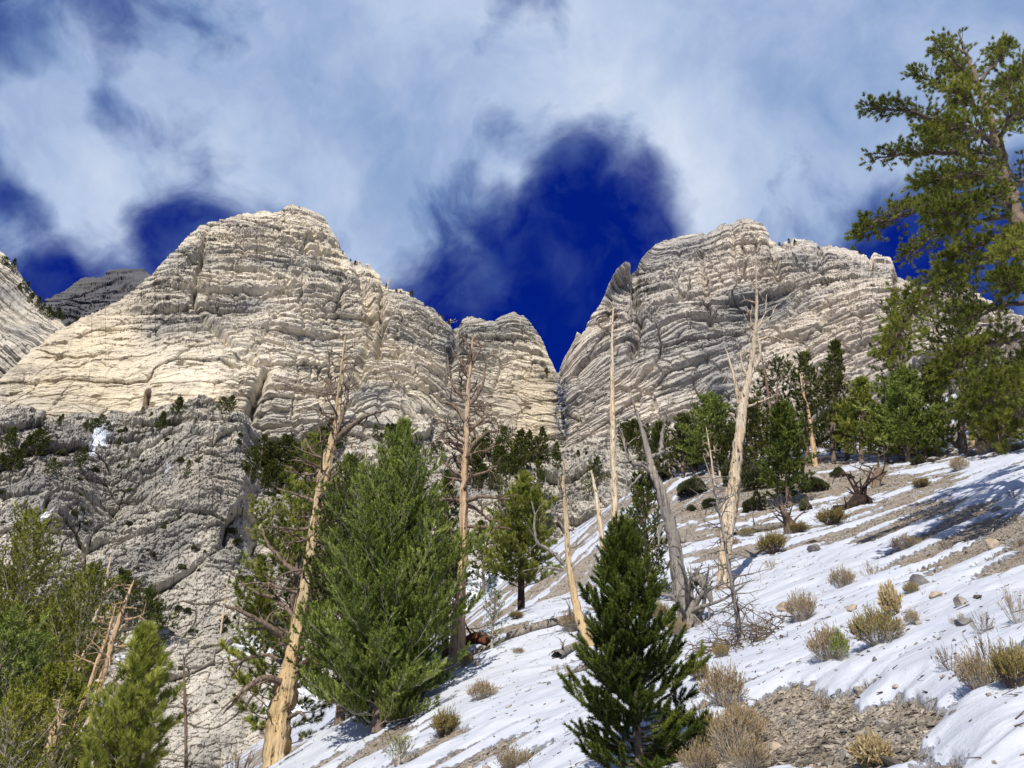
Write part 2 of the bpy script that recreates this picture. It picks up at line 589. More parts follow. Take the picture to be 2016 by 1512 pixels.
def plain_mat(name, c1, c2, scale=8.0, rough=0.85, bumpd=0.0, tone=True):
    m, t, p = new_mat(name)
    ob = t.node('ShaderNodeTexCoord').outputs['Object']
    n = t.noise(ob, scale, 5, 0.6)
    f = t.ramp(n, [(0.35, 0.0), (0.65, 1.0)])
    if tone:
        tn = attr(t, 'tone').outputs['Fac']
        f = t.math('MULTIPLY_ADD', t.math('SUBTRACT', tn, 0.5), 0.9, f, clamp=True)
    t.l.new(t.mix(f, c1, c2), p.inputs['Base Color'])
    p.inputs['Roughness'].default_value = rough
    if bumpd:
        bump(t, p, n, bumpd, 0.8)
    return m


def leaf_mat(name, c1, c2, c3, trans=0.12, patch=1.2, rough=0.55):
    m, t, p = new_mat(name)
    tn = attr(t, 'tone').outputs['Fac']
    ob = t.node('ShaderNodeTexCoord').outputs['Object']
    n = t.noise(ob, patch, 3, 0.5)
    f = t.math('MULTIPLY_ADD', t.math('SUBTRACT', n, 0.5), 0.9, tn, clamp=True)
    c = t.mix(t.ramp(f, [(0.0, 0.0), (0.6, 1.0)]), c1, c2)
    c = t.mix(t.ramp(f, [(0.55, 0.0), (1.0, 1.0)]), c, c3)
    t.l.new(c, p.inputs['Base Color'])
    p.inputs['Roughness'].default_value = rough
    tr = t.node('ShaderNodeBsdfTranslucent')
    t.l.new(c, tr.inputs['Color'])
    mx = t.node('ShaderNodeMixShader', ins={0: trans, 1: p.outputs[0], 2: tr.outputs[0]})
    t.l.new(mx.outputs[0], t.n['Material Output'].inputs[0])
    return m


M = {}
M['cliff'] = rock_mat('pale_limestone', (0.71, 0.645, 0.515), (0.57, 0.51, 0.405), (0.27, 0.265, 0.25), (0.66, 0.52, 0.30))
M['cliff2'] = rock_mat('grey_banded_limestone', (0.68, 0.61, 0.51), (0.53, 0.475, 0.40), (0.22, 0.225, 0.225), (0.64, 0.51, 0.32))
M['far'] = rock_mat('cloud_shaded_grey_limestone', (0.115, 0.115, 0.12), (0.08, 0.08, 0.088), (0.055, 0.055, 0.06), (0.2, 0.16, 0.1), 3.0, snow=False)  # grey limestone, darkened so its colour holds the cloud shadow
M['low'] = rock_mat('broken_grey_rock', (0.56, 0.52, 0.44), (0.37, 0.345, 0.29), (0.18, 0.175, 0.165), (0.54, 0.43, 0.26), 0.45, lay=0.16, lines=0.35)
M['ground'] = ground_mat()
M['dead_pale'] = wood_mat('bleached_wood', (0.66, 0.52, 0.34), (0.70, 0.63, 0.50), (0.44, 0.31, 0.18), (0.05, 0.03, 0.02))
M['dead_gold'] = wood_mat('golden_bare_wood', (0.66, 0.49, 0.26), (0.60, 0.50, 0.34), (0.45, 0.29, 0.13), (0.045, 0.028, 0.018), (13, 13, 0.7))
M['dead_orange'] = wood_mat('orange_bare_wood', (0.60, 0.40, 0.22), (0.58, 0.46, 0.32), (0.38, 0.23, 0.12), (0.04, 0.022, 0.015))
M['dead_grey'] = wood_mat('grey_weathered_wood', (0.27, 0.245, 0.215), (0.34, 0.30, 0.25), (0.18, 0.16, 0.14), (0.03, 0.024, 0.02))
M['dead_brown'] = wood_mat('brown_dead_branches', (0.20, 0.13, 0.085), (0.27, 0.20, 0.14), (0.11, 0.07, 0.045), (0.025, 0.018, 0.015))
M['bark'] = plain_mat('conifer_bark', (0.10, 0.07, 0.05), (0.22, 0.17, 0.13), 9.0, 0.9, 0.03)
M['bark_dark'] = plain_mat('black_bark', (0.02, 0.015, 0.012), (0.07, 0.04, 0.03), 7.0, 0.9, 0.03)
M['twig'] = plain_mat('pale_twigs', (0.30, 0.26, 0.21), (0.48, 0.43, 0.35), 9.0, 0.85)
M['twig_dark'] = plain_mat('dark_twigs', (0.07, 0.05, 0.04), (0.16, 0.12, 0.09), 9.0, 0.85)
M['lf_olive'] = leaf_mat('olive_needles', (0.055, 0.080, 0.014), (0.176, 0.227, 0.039), (0.395, 0.443, 0.110))
M['lf_deep'] = leaf_mat('deep_green_needles', (0.022, 0.038, 0.007), (0.077, 0.105, 0.016), (0.220, 0.249, 0.041))
M['lf_bright'] = leaf_mat('bright_green_needles', (0.121, 0.144, 0.021), (0.248, 0.276, 0.041), (0.418, 0.432, 0.093))
M['lf_pine'] = leaf_mat('pine_needles', (0.060, 0.080, 0.011), (0.198, 0.227, 0.032), (0.461, 0.454, 0.099), patch=0.8)
M['lf_jun'] = leaf_mat('yellow_green_scales', (0.060, 0.073, 0.011), (0.209, 0.222, 0.028), (0.439, 0.410, 0.069), patch=0.9)
M['lf_far'] = leaf_mat('dark_distant_needles', (0.026, 0.035, 0.008), (0.075, 0.092, 0.018), (0.17, 0.175, 0.035), 0.1)
M['lf_shrub'] = leaf_mat('dark_evergreen_leaves', (0.028, 0.036, 0.016), (0.075, 0.085, 0.032), (0.15, 0.155, 0.065), 0.1, 3.0)
M['tan'] = leaf_mat('dry_tan_flower_heads', (0.20, 0.13, 0.06), (0.40, 0.29, 0.15), (0.58, 0.46, 0.26), 0.25, 4.0, 0.8)
M['ochre'] = leaf_mat('ochre_leaves', (0.17, 0.14, 0.035), (0.34, 0.27, 0.09), (0.50, 0.40, 0.15), 0.25, 4.0, 0.8)
M['straw'] = leaf_mat('straw_grass', (0.32, 0.24, 0.11), (0.50, 0.40, 0.22), (0.62, 0.52, 0.32), 0.3, 4.0, 0.8)
M['stone'] = plain_mat('grey_stone', (0.17, 0.155, 0.14), (0.34, 0.31, 0.27), 5.0, 0.85, 0.03)
M['stone_warm'] = plain_mat('tan_stone', (0.26, 0.20, 0.14), (0.44, 0.36, 0.27), 6.0, 0.85, 0.03)
M['stone_dark'] = plain_mat('dark_grey_stone', (0.085, 0.08, 0.08), (0.21, 0.195, 0.18), 6.0, 0.8, 0.03)
M['gravel'] = plain_mat('scree_stones', (0.09, 0.08, 0.065), (0.40, 0.35, 0.28), 3.0, 0.9, 0.0)
M['red_rot'] = plain_mat('red_rotten_wood', (0.06, 0.02, 0.012), (0.20, 0.08, 0.04), 12.0, 0.9, 0.02)

# ------------------------------------------------------------------ the hillside underfoot
GP = [  # pixel X, Y, distance along the view axis
    (2016, 1500, 4.2), (1700, 1480, 5.6), (1400, 1500, 7.2), (1200, 1500, 8.3), (1015, 1500, 9.8), (800, 1500, 12.5), (640, 1500, 15.5), (540, 1500, 18.5),
    (2016, 1300, 6), (1700, 1300, 8.5), (1500, 1300, 11), (1300, 1300, 14), (1100, 1330, 15.5), (950, 1340, 16.5), (880, 1300, 19), (1280, 1400, 9.5),
    (2016, 1150, 8.8), (1800, 1150, 13), (1580, 1220, 13), (1425, 1170, 21), (1335, 1190, 20), (1200, 1240, 18.5), (1180, 1290, 17),
    (2016, 1000, 16), (1800, 1050, 19), (1600, 1100, 21), (1500, 1090, 25), (1350, 1080, 30), (1200, 1150, 26), (1080, 1190, 27), (960, 1250, 24), (1030, 1210, 27),
    (2016, 900, 32), (1900, 930, 36), (1700, 1000, 32), (1550, 1040, 32), (1350, 1000, 42), (1250, 1060, 38),
    (2016, 886, 40), (1850, 893, 48), (1600, 915, 52), (1400, 930, 55), (1320, 935, 58), (720, 1440, 16.5),
]
gp, gz = [], []
for X, Y, tt in GP:
    q = np.array([0, 0, CAMZ]) + px_dir(X, Y) * tt
    gp.append(q[:2])
    gz.append(q[2])
for x, y, z in [(0, 0, 0), (3, 0, 1.1), (-3, 0, -1.1), (0, 4, 0.55), (-4, 8, -0.6), (-9, 14, -2.2), (-10, 20, -1.6), (-8, 25, -0.6), (-5, 28, 1.8), (-2, 30, 4.4), (1, 36, 6.6), (-12, 36, -1),
                (4, 46, 11.0), (-4, 46, 7), (-16, 50, 0), (22, 70, 27), (40, 60, 31), (10, 80, 27), (-5, 80, 16), (60, 30, 30), (30, 10, 13), (0, -20, -5), (30, -20, 7), (-30, -20, -17),
                (-30, 20, -10), (-30, 60, -6), (60, 80, 44), (40, 40, 24)]:
    gp.append((x, y))
    gz.append(z)
ground_fn = RBF(gp, gz, 10.0, 0.004)

# bias towards bare scree (+) or snow (-), by place, as seen in the photograph
GB = [(1560, 1400, 60, 45, 1.2), (1700, 1440, 100, 60, 1.6), (1600, 1490, 160, 40, 1.3), (1780, 1395, 50, 30, 0.5), (1400, 1480, 60, 60, 0.7),
      (1960, 1065, 90, 22, 1.3), (1860, 1110, 60, 22, 1.2), (1800, 1150, 45, 18, 0.8), (2010, 1030, 60, 14, 0.9),
      (1870, 1010, 60, 26, 1.0), (1760, 1010, 70, 18, 0.8), (1690, 1055, 60, 14, 0.7), (1610, 1065, 60, 12, 0.5), (1560, 1120, 90, 9, 0.6), (1460, 1100, 60, 14, 0.5),
      (1400, 1000, 110, 40, 0.9), (1560, 960, 120, 30, 0.9), (1750, 940, 90, 16, 0.7), (1850, 905, 100, 8, 0.4), (1350, 1060, 60, 25, 0.5),
      (1120, 1150, 90, 25, 0.7), (1000, 1240, 70, 12, 0.6), (1010, 1320, 80, 9, 0.6), (900, 1450, 50, 16, 0.9), (870, 1330, 60, 9, 0.4), (1180, 1230, 40, 12, 0.3),
      (760, 1480, 70, 20, 0.4), (640, 1440, 50, 30, -0.5), (560, 1495, 60, 16, 0.5),
      (1800, 1250, 160, 60, -0.7), (1950, 1450, 110, 60, -1.3), (1700, 1340, 160, 26, -0.9), (1500, 1190, 90, 35, -0.6), (1050, 1400, 120, 60, -0.8),
      (1980, 980, 50, 25, -0.7), (1900, 1190, 90, 30, -0.9), (1660, 1130, 90, 20, -0.7), (1100, 1220, 70, 14, -0.4), (960, 1390, 80, 30, -0.5), (1450, 1330, 70, 40, -0.6), (1900, 915, 60, 8, -0.5)]


def snow_field(x, y, z):
    X, Y, dep = to_px(np.stack([x, y, z], -1))
    b = np.where(dep > 1.0, blobs(X, Y, GB), 0.0)
    ca, sa = cos(radians(-14)), sin(radians(-14))
    u = x * ca - y * sa
    v = x * sa + y * ca
    n = fbm(u / 3.4, v / 0.85, 0, 4, 51) * 0.6 + fbm(u / 1.1, v / 0.28, 3.0, 3, 77) * 0.34
    far = sstep(24, 45, y) * 0.16
    n3 = fbm(u / 0.5, v / 0.2, 1.0, 3, 33)
    n2 = fbm(u / 5.0, v / 0.55, 8.0, 3, 57)
    return np.clip(0.70 - 0.42 * b - far + n * 0.95 + n2 * 0.45 + n3 * 0.22, -0.2, 1.2)


def ground_z(x, y, snow=False):
    x = np.atleast_1d(np.asarray(x, float))
    y = np.atleast_1d(np.asarray(y, float))
    z = ground_fn(x, y)
    z = z + fbm(x / 5.5, y / 4.0, 0, 3, 5) * 0.16 * sstep(3, 9, np.hypot(x, y))
    z = z + fbm(x / 1.6, y / 0.8, 0, 3, 9) * 0.035
    s = snow_field(x, y, z)
    z = z + sstep(0.47, 0.58, s) * 0.085 + np.clip(s - 0.6, 0, 0.6) * 0.16
    if snow:
        return z, s
    return z


def build_hillside():
    az = np.concatenate([np.linspace(-180, -50, 60, endpoint=False), np.linspace(-50, -38, 40, endpoint=False), np.linspace(-38, 38, 950, endpoint=False),
                         np.linspace(38, 60, 60, endpoint=False), np.linspace(60, 180, 60)])
    r = 0.8 * np.exp(np.linspace(0, math.log(120 / 0.8), 720))
    A, Rr = np.meshgrid(np.radians(az), r)
    x, y = Rr * np.sin(A), Rr * np.cos(A)
    sh = x.shape
    z, s = ground_z(x.ravel(), y.ravel(), True)
    V = np.stack([x.ravel(), y.ravel(), z], 1)
    idx = np.arange(sh[0] * sh[1]).reshape(sh)
    a, b = idx[:-1, :-1], idx[:-1, 1:]
    c, d = idx[1:, 1:], idx[1:, :-1]
    Fq = np.stack([a, d, c, b], -1).reshape(-1, 4)
    me = np_mesh('ground', V, [Fq], M['ground'], {'snow': s})
    o = link('ground', me)
    tag(o, 'snowy scree hillside rising to the right under the dead trees', 'hillside', kind='structure')


def gpos(X, Y, tmin=3.0, tmax=90.0, lift=0.0):
    """where the sight line through a pixel meets the hillside"""
    d = px_dir(X, Y)
    t = np.exp(np.linspace(math.log(tmin), math.log(tmax), 500))
    P = np.array([0, 0, CAMZ]) + d[None] * t[:, None]
    h = P[:, 2] - ground_fn(P[:, 0], P[:, 1])
    below = np.nonzero(h < 0)[0]
    i = below[0] if len(below) else int(np.argmin(np.abs(h)))
    q = P[i].copy()
    q[2] = float(ground_z(q[0], q[1])[0]) + lift
    return q


# ------------------------------------------------------------------ cliffs and the rocky slope below them
def sheet(name, X0, X1, step, sky, ybot, TP, mat, bedfn, dispfn, attrfn, label, cat, ystep=None, skyrough=1.0, reg=1e-3, back=True, nmix=0.5):
    Xs = np.arange(X0, X1 + step, step, dtype=float)
    sx, sy = zip(*sky)
    ytop = np.interp(Xs, sx, sy)
    ytop = ytop + skyrough * (fbm(Xs / 16.0, 0 * Xs, 0 * Xs, 4, 31) * 5.0 + (cellrand(Xs / 9.0, 4) - 0.5) * 3.0)
    nrow = int((ybot - np.min(ytop)) / (ystep or step))
    v = np.linspace(0, 1, nrow)
    X = np.repeat(Xs[None], nrow, 0)
    Y = ytop[None] + (ybot - ytop)[None] * v[:, None]
    tp = np.asarray(TP, float)
    fn = RBF(tp[:, :2], np.log(tp[:, 2]), 300.0, reg)
    T = np.exp(fn(X.ravel(), Y.ravel())).reshape(X.shape)
    P = np.array([0, 0, CAMZ]) + px_dir(X, Y) * T[..., None]
    x, y, z = P[..., 0], P[..., 1], P[..., 2]
    w = bedfn(x, y, z, X, Y)
    D = dispfn(x, y, z, w, X, Y)
    # the relief stands out from the wall, towards the open side
    dirn = P - np.array([0, 0, CAMZ])
    dirn[..., 2] *= 0.15
    dirn /= np.linalg.norm(dirn, axis=-1)[..., None]
    gx = np.gradient(P, axis=1)
    gy = np.gradient(P, axis=0)
    nrm = np.cross(gx, gy)
    nrm /= np.maximum(np.linalg.norm(nrm, axis=-1), 1e-9)[..., None]
    sg = np.sign(np.sum(nrm * dirn, axis=-1))[..., None]
    dirn = dirn * (1 - nmix) + nrm * sg * nmix
    D = D * (0.35 + 0.65 * sstep(0, 45, Y - ytop[None]))
    P = P - dirn * D[..., None]
    at_ = attrfn(x, y, z, w, X, Y)
    at_['bed'] = np.stack([x, y, w], -1)
    if back:      # the far side of the mass, dropping away behind the skyline
        rows = []
        top = P[0]
        depth = np.ptp(T) * 0.15 + T.mean() * 0.05
        for k, (f, dz) in enumerate(((0.02, -0.001), (0.25, -0.03), (0.7, -0.25), (1.2, -0.9), (1.5, -2.5))):
            q = top.copy()
            q[:, 1] += depth * f
            q[:, 2] += depth * dz
            rows.append(q)
        bk = np.stack(rows[::-1])
        P = np.concatenate([bk, P])
        for kk in list(at_):
            a = at_[kk]
            at_[kk] = np.concatenate([np.repeat(a[:1], len(rows), 0), a])
    n0, n1 = P.shape[:2]
    idx = np.arange(n0 * n1).reshape(n0, n1)
    Fq = np.stack([idx[:-1, :-1], idx[1:, :-1], idx[1:, 1:], idx[:-1, 1:]], -1).reshape(-1, 4)
    me = np_mesh(name, P.reshape(-1, 3), [Fq], mat, {k: a.reshape(-1, 3) if a.ndim == 3 else a.ravel() for k, a in at_.items()}, smooth=False)
    o = link(name, me)
    tag(o, label, cat, kind='structure')
    PG = P[5:] if back else P

    def sample(Xq, Yq):
        j = int(np.clip(round((Xq - X0) / step), 0, len(Xs) - 1))
        i = int(np.clip(round((Yq - ytop[j]) / (ybot - ytop[j]) * (nrow - 1)), 0, nrow - 1))
        return PG[i, j].copy()
    return sample


def facet2(a, b, seed):
    """2-D cellular pattern: id of the nearest block, offset from its centre, distance to its joint"""
    ia, ib = np.floor(a), np.floor(b)
    f1 = np.full(np.shape(a), 9.0)
    f2 = np.full(np.shape(a), 9.0)
    rid = np.zeros(np.shape(a))
    ox = np.zeros(np.shape(a))
    oy = np.zeros(np.shape(a))
    for i in (-1, 0, 1):
        for j in (-1, 0, 1):
            ca, cb = (ia + i).astype(np.int64), (ib + j).astype(np.int64)
            px = ca + _hash(ca, cb, ca * 0, seed)
            py = cb + _hash(ca, cb, ca * 0 + 1, seed)
            d = np.hypot(a - px, b - py)
            r = _hash(ca, cb, ca * 0 + 2, seed)
            nw = d < f1
            f2 = np.where(nw, f1, np.minimum(f2, d))
            rid = np.where(nw, r, rid)
            ox = np.where(nw, a - px, ox)
            oy = np.where(nw, b - py, oy)
            f1 = np.where(nw, d, f1)
    return rid, ox, oy, f2 - f1


def blocks(a, b, specs, seed, over=0.6):
    """fractured rock: faceted blocks, each standing out and tilted by its own amount, with open joints between"""
    D = 0
    for i, (la, lb, amp) in enumerate(specs):
        wa = a / la + 0.35 * (vnoise(a / la * 1.7, b / lb * 1.7, 0 * a, seed + i) - 0.5)
        wb = b / lb + 0.22 * (vnoise(a / la * 1.3, b / lb * 1.3, 0 * a + 5, seed + i) - 0.5)
        r, ox, oy, e = facet2(wa, wb, seed + i * 3 + 1)
        k = np.modf(r * 37.7)[0]
        k2 = np.modf(r * 91.3)[0]
        D = D + amp * (r + (k - 0.5) * 1.5 * ox - (over * 0.8 + (k2 - 0.5)) * 1.0 * oy - 0.55 * (1 - sstep(0.0, 0.10, e)))
    return D


def strata(x, y, w, specs, seed):
    """ledges: every bed juts out by its own amount, broken along its length into blocks, with an undercut lip"""
    D = 0
    for i, (h, amp, lx) in enumerate(specs):
        s = seed + i * 13
        ww = w + (vnoise(x / (lx * 3.0), y / (lx * 3.0), 0 * w, s) - 0.5) * h * 1.2 + (vnoise(x / (lx * .35), y / (lx * .5), 0 * w, s + 1) - 0.5) * h * 0.12
        k = np.floor(ww / h)
        f = ww / h - k
        r = vnoise(x / lx + k * 5.17, y / lx, k * 3.31, s + 3)
        r = sstep(0.25, 0.75, r)
        jx = x / (lx * 0.45) + 9.0 * cellrand(k, s + 4) + 0.25 * vnoise(x / 3.0, y / 3.0, w / 2.0, s)
        r2 = cellrand(jx * 1.0 + np.floor(k) * 131.0, s + 5)
        D = D + amp * ((r * 0.5 + r2 * 0.5) * (1.0 - 0.3 * f) - (0.45 + 0.75 * r) * (1 - sstep(0.03, 0.12, f)))
    return D


def cracks(x, y, z, lx, lz, s, width=0.08):
    n = fbm(x / lx, y / lx, z / lz, 3, s)
    return 1 - sstep(0, width, np.abs(n))

# skylines traced as bearings and heights
SKY_L = [(-260, 800), (-80, 765), (0, 745), (60, 692), (95, 665), (130, 642), (180, 616), (240, 590), (272, 565), (300, 545), (320, 520), (345, 495), (370, 470), (395, 450), (420, 440), (450, 432),
         (480, 424), (520, 418), (545, 418), (560, 410), (590, 408), (615, 418), (635, 432), (650, 450), (662, 465), (668, 490), (690, 512), (705, 517), (725, 522), (745, 540), (756, 562),
         (775, 572), (800, 578), (825, 595), (850, 608), (870, 628), (890, 648), (903, 643), (912, 632), (930, 628), (955, 632), (975, 636), (990, 625), (1010, 620), (1030, 625), (1045, 640),
         (1060, 660), (1072, 690), (1085, 715), (1096, 735), (1120, 748), (1180, 770)]
SKY_R = [(1050, 790), (1085, 757), (1099, 737), (1108, 712), (1120, 688), (1130, 670), (1136, 656), (1144, 657), (1155, 640), (1165, 620), (1180, 600), (1195, 572), (1205, 550), (1216, 528), (1228, 518),
         (1237, 516), (1242, 524), (1245, 538), (1252, 530), (1262, 510), (1275, 496), (1290, 481), (1310, 475), (1340, 468), (1360, 466), (1400, 461), (1420, 448), (1450, 440), (1480, 437), (1500, 442),
         (1508, 455), (1518, 474), (1530, 484), (1545, 482), (1565, 473), (1600, 478), (1612, 490), (1640, 488), (1660, 494), (1690, 500), (1712, 512), (1722, 506), (1745, 508), (1758, 520),
         (1766, 546), (1780, 560), (1830, 575), (1900, 572), (1940, 590), (1990, 615), (2060, 650), (2300, 740)]
SKY_FAR = [(40, 640), (92, 588), (120, 575), (150, 552), (170, 545), (200, 545), (215, 533), (235, 530), (280, 528), (298, 540), (340, 570), (420, 620)]
SKY_EDGE = [(-300, 380), (-120, 440), (-20, 478), (6, 498), (22, 520), (40, 548), (62, 578), (80, 602), (100, 625), (125, 640), (170, 672), (230, 720)]

TP_L = [(-200, 860, 170), (-200, 780, 215), (0, 860, 178), (100, 850, 185), (250, 850, 190), (400, 850, 190), (550, 850, 196), (700, 850, 205), (850, 860, 216), (1000, 870, 232), (1110, 870, 238), (1180, 870, 240),
        (60, 700, 215), (240, 600, 245), (320, 530, 268), (450, 440, 300), (590, 410, 318), (660, 480, 312), (740, 545, 300), (850, 610, 288), (900, 645, 300), (1010, 622, 288), (1070, 690, 276), (1096, 735, 262), (1180, 770, 260),
        (200, 700, 208), (330, 700, 212), (420, 640, 240), (540, 620, 238), (480, 520, 272), (610, 700, 226), (680, 740, 232), (720, 650, 250), (640, 560, 268), (560, 500, 288), (760, 640, 250), (800, 760, 226),
        (880, 700, 262), (900, 780, 240), (960, 750, 250), (1050, 780, 246), (1030, 700, 270), (300, 780, 196), (500, 780, 200), (700, 780, 218)]
TP_R = [(1050, 900, 244), (1100, 740, 262), (1108, 800, 250), (1110, 870, 240), (1160, 800, 238), (1180, 870, 226), (1200, 700, 246), (1230, 530, 288), (1250, 545, 304), (1300, 485, 318), (1300, 600, 270), (1290, 700, 240), (1300, 800, 222),
        (1400, 470, 312), (1400, 600, 264), (1400, 720, 232), (1400, 860, 200), (1480, 440, 306), (1500, 540, 276), (1510, 640, 250), (1500, 750, 215), (1550, 480, 300), (1600, 540, 262), (1600, 640, 226), (1620, 760, 196), (1600, 880, 172),
        (1700, 505, 276), (1750, 515, 268), (1700, 600, 222), (1720, 700, 196), (1750, 860, 160), (1800, 590, 220), (1900, 580, 226), (1900, 700, 180), (1990, 620, 206), (2016, 860, 140), (2250, 740, 160), (2250, 900, 120)]
TP_FAR = [(40, 700, 620), (300, 700, 620), (92, 590, 760), (215, 533, 860), (298, 540, 840), (400, 620, 800)]
TP_EDGE = [(-300, 400, 300), (-100, 440, 296), (0, 500, 285), (60, 580, 278), (125, 640, 270), (230, 720, 262), (-300, 900, 230), (0, 900, 235), (100, 880, 240), (0, 700, 250), (80, 720, 255), (-100, 640, 262)]
TP_LOW = [(xa, yb, ta * gb * (1.05 if 900 < xa < 1200 and yb < 905 else 1.0)) for xa, ta in ((-220, 172), (0, 178), (200, 186), (400, 190), (600, 199), (800, 212), (1000, 232), (1150, 240), (1300, 225), (1500, 200))
          for yb, gb in ((770, 1.19), (820, 1.07), (860, 0.99), (900, 0.93), (1000, 0.82), (1100, 0.72), (1200, 0.64), (1350, 0.55), (1500, 0.47), (1640, 0.42))]


def bed_left(x, y, z, X, Y):
    w = z + 6.0 * fbm(x / 80, y / 90, z / 90, 2, 3, 0.3)
    w = w + 0.10 * x * sstep(450, 900, X) + blobs(X, Y, [(650, 700, 110, 90, -9), (420, 690, 80, 60, -8), (560, 700, 90, 100, 7), (780, 790, 60, 40, -7)])
    return w


def disp_left(x, y, z, w, X, Y):
    slab = np.clip(blobs(X, Y, [(170, 720, 130, 90, 1.1), (330, 770, 120, 60, 0.9), (90, 800, 120, 50, 0.7), (1045, 800, 62, 55, 1.1), (640, 690, 55, 30, 0.6)]), 0, 1)
    D = strata(x, y, w, [(13, 3.0, 34), (5.2, 1.7, 17), (2.3, 0.8, 8), (1.1, 0.3, 4)], 100) * (1 - 0.86 * slab)
    D = D + blocks(x + 0.6 * y, w, [(19, 9, 2.0), (9, 3.0, 0.9), (3.6, 1.2, 0.38)], 130) * (1 - 0.55 * slab)
    D = D + 6.0 * fbm(x / 60, y / 80, z / 140, 2, 61) + 1.8 * fbm(x / 14, y / 20, z / 34, 3, 62) + 0.7 * fbm(x / 4.0, y / 5, z / 4.5, 3, 63)
    D = D + 0.3 * fbm(x / 6, y / 7, z / 60, 2, 69) - 3.2 * cracks(x, y, z, 22, 140, 71, 0.035) * (1 - np.clip(slab * 1.3, 0, 1)) - 1.2 * cracks(x, y, z, 11, 40, 72, 0.07) * (1 - slab * .6)
    pits = sstep(0.40, 0.62, fbm(x / 5.0, y / 5, z / 2.2, 3, 75))
    D = D - 2.6 * pits * slab
    # the long blank brown wall set back under a roof, right of the middle
    D = D - blobs(X, Y, [(640, 670, 46, 16, 3.0), (1052, 800, 46, 48, 2.0)])
    # gullies between the buttresses
    for (xa, ya, xb, yb, wd, dp) in ((408, 455, 380, 600, 3, 4), (380, 600, 460, 700, 4, 4), (700, 520, 735, 640, 5, 4), (735, 640, 700, 780, 5, 4), (560, 415, 570, 470, 2, 2), (755, 560, 745, 700, 3, 4),
                                     (895, 645, 902, 700, 3, 4), (520, 750, 480, 860, 5, 6), (293, 775, 285, 830, 2, 5), (900, 650, 880, 760, 5, 3)):
        L2 = (xb - xa) ** 2 + (yb - ya) ** 2
        tt = np.clip(((X - xa) * (xb - xa) + (Y - ya) * (yb - ya)) / L2, 0, 1)
        dd = np.hypot(X - xa - tt * (xb - xa), Y - ya - tt * (yb - ya)) + 5 * fbm(x / 8, y / 8, z / 8, 2, 80)
        D = D - dp * np.exp(-0.5 * (dd / wd) ** 2)
    return D


def attr_left(x, y, z, w, X, Y):
    n = 0.5 + 0.6 * fbm(x / 30, y / 30, z / 24, 4, 90)
    warm = blobs(X, Y, [(150, 730, 120, 70, 0.9), (330, 790, 120, 45, 0.8), (220, 640, 90, 40, 0.6), (60, 810, 80, 50, 0.5), (1045, 800, 60, 55, 1.0), (430, 830, 90, 20, 0.6), (740, 620, 20, 90, 0.3), (1000, 880, 60, 30, 0.5),
                        (450, 500, 60, 50, 0.25), (560, 440, 80, 30, 0.25)]) * (0.4 + n)
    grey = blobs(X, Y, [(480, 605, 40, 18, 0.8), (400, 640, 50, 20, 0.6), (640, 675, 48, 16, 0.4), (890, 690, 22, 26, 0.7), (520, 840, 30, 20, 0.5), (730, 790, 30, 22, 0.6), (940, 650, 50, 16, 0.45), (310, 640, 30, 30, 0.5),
                        (-40, 820, 120, 40, 0.6)]) * (0.35 + n)
    stain = np.maximum(blobs(X, Y, [(1105, 800, 8, 44, 1.2), (1111, 852, 6, 22, 1.2), (882, 708, 6, 14, 0.9)]), 0)
    snow = blobs(X, Y, [(196, 888, 12, 14, 1.0)])
    return {'warm': np.clip(warm, 0, 0.85), 'grey': np.clip(grey * 1.5, 0, 0.9), 'stain': np.clip(stain * 1.4, 0, 1), 'snow': snow}


def bed_right(x, y, z, X, Y):
    steep = sstep(520, 760, Y)
    dip = 0.05 + 0.36 * steep
    w = z - dip * (x - 60) + 5.0 * fbm(x / 80, y / 90, z / 80, 2, 203, 0.3)
    w = w + 0.12 * (x - 60) * sstep(1500, 1650, X) * (1 - steep)
    return w


def disp_right(x, y, z, w, X, Y):
    soft = np.clip(blobs(X, Y, [(1640, 600, 90, 50, 0.8), (1400, 780, 40, 26, 0.5)]), 0, 0.8)
    D = strata(x, y, w, [(12, 2.6, 40), (5.0, 1.5, 20), (2.1, 0.75, 9), (1.0, 0.3, 4)], 300) * (1 - 0.6 * soft)
    D = D + blocks(x - 0.6 * y, w, [(26, 9, 1.6), (12, 2.8, 0.7), (4.0, 1.1, 0.3)], 330)
    D = D + 4.5 * fbm(x / 50, y / 60, z / 160, 2, 261) + 1.8 * fbm(x / 13, y / 18, z / 40, 3, 262) + 0.7 * fbm(x / 4.0, y / 5, z / 4.5, 3, 263)
    D = D + 0.3 * fbm(x / 6, y / 7, z / 60, 2, 269) - 3.4 * cracks(x, y, z, 18, 140, 271, 0.035) - 1.6 * cracks(x, y, z, 9, 40, 272, 0.06)
    for (xa, ya, xb, yb, wd, dp) in ((1243, 535, 1262, 640, 4, 5), (1262, 640, 1240, 700, 5, 5), (1515, 470, 1535, 560, 4, 4), (1612, 490, 1622, 520, 3, 5), (1380, 500, 1400, 640, 3, 2), (1340, 480, 1330, 560, 3, 2),
                                     (1712, 512, 1725, 545, 3, 5), (1765, 546, 1690, 470, 0.1, 0), (1440, 450, 1450, 560, 2, 2)):
        L2 = (xb - xa) ** 2 + (yb - ya) ** 2
        tt = np.clip(((X - xa) * (xb - xa) + (Y - ya) * (yb - ya)) / L2, 0, 1)
        dd = np.hypot(X - xa - tt * (xb - xa), Y - ya - tt * (yb - ya)) + 5 * fbm(x / 8, y / 8, z / 8, 2, 280)
        D = D - dp * np.exp(-0.5 * (dd / max(wd, 1)) ** 2)
    D = D + blobs(X, Y, [(1352, 655, 22, 14, 4), (1280, 735, 40, 10, 4), (1415, 780, 22, 24, 5), (1480, 600, 50, 30, -5)])
    return D


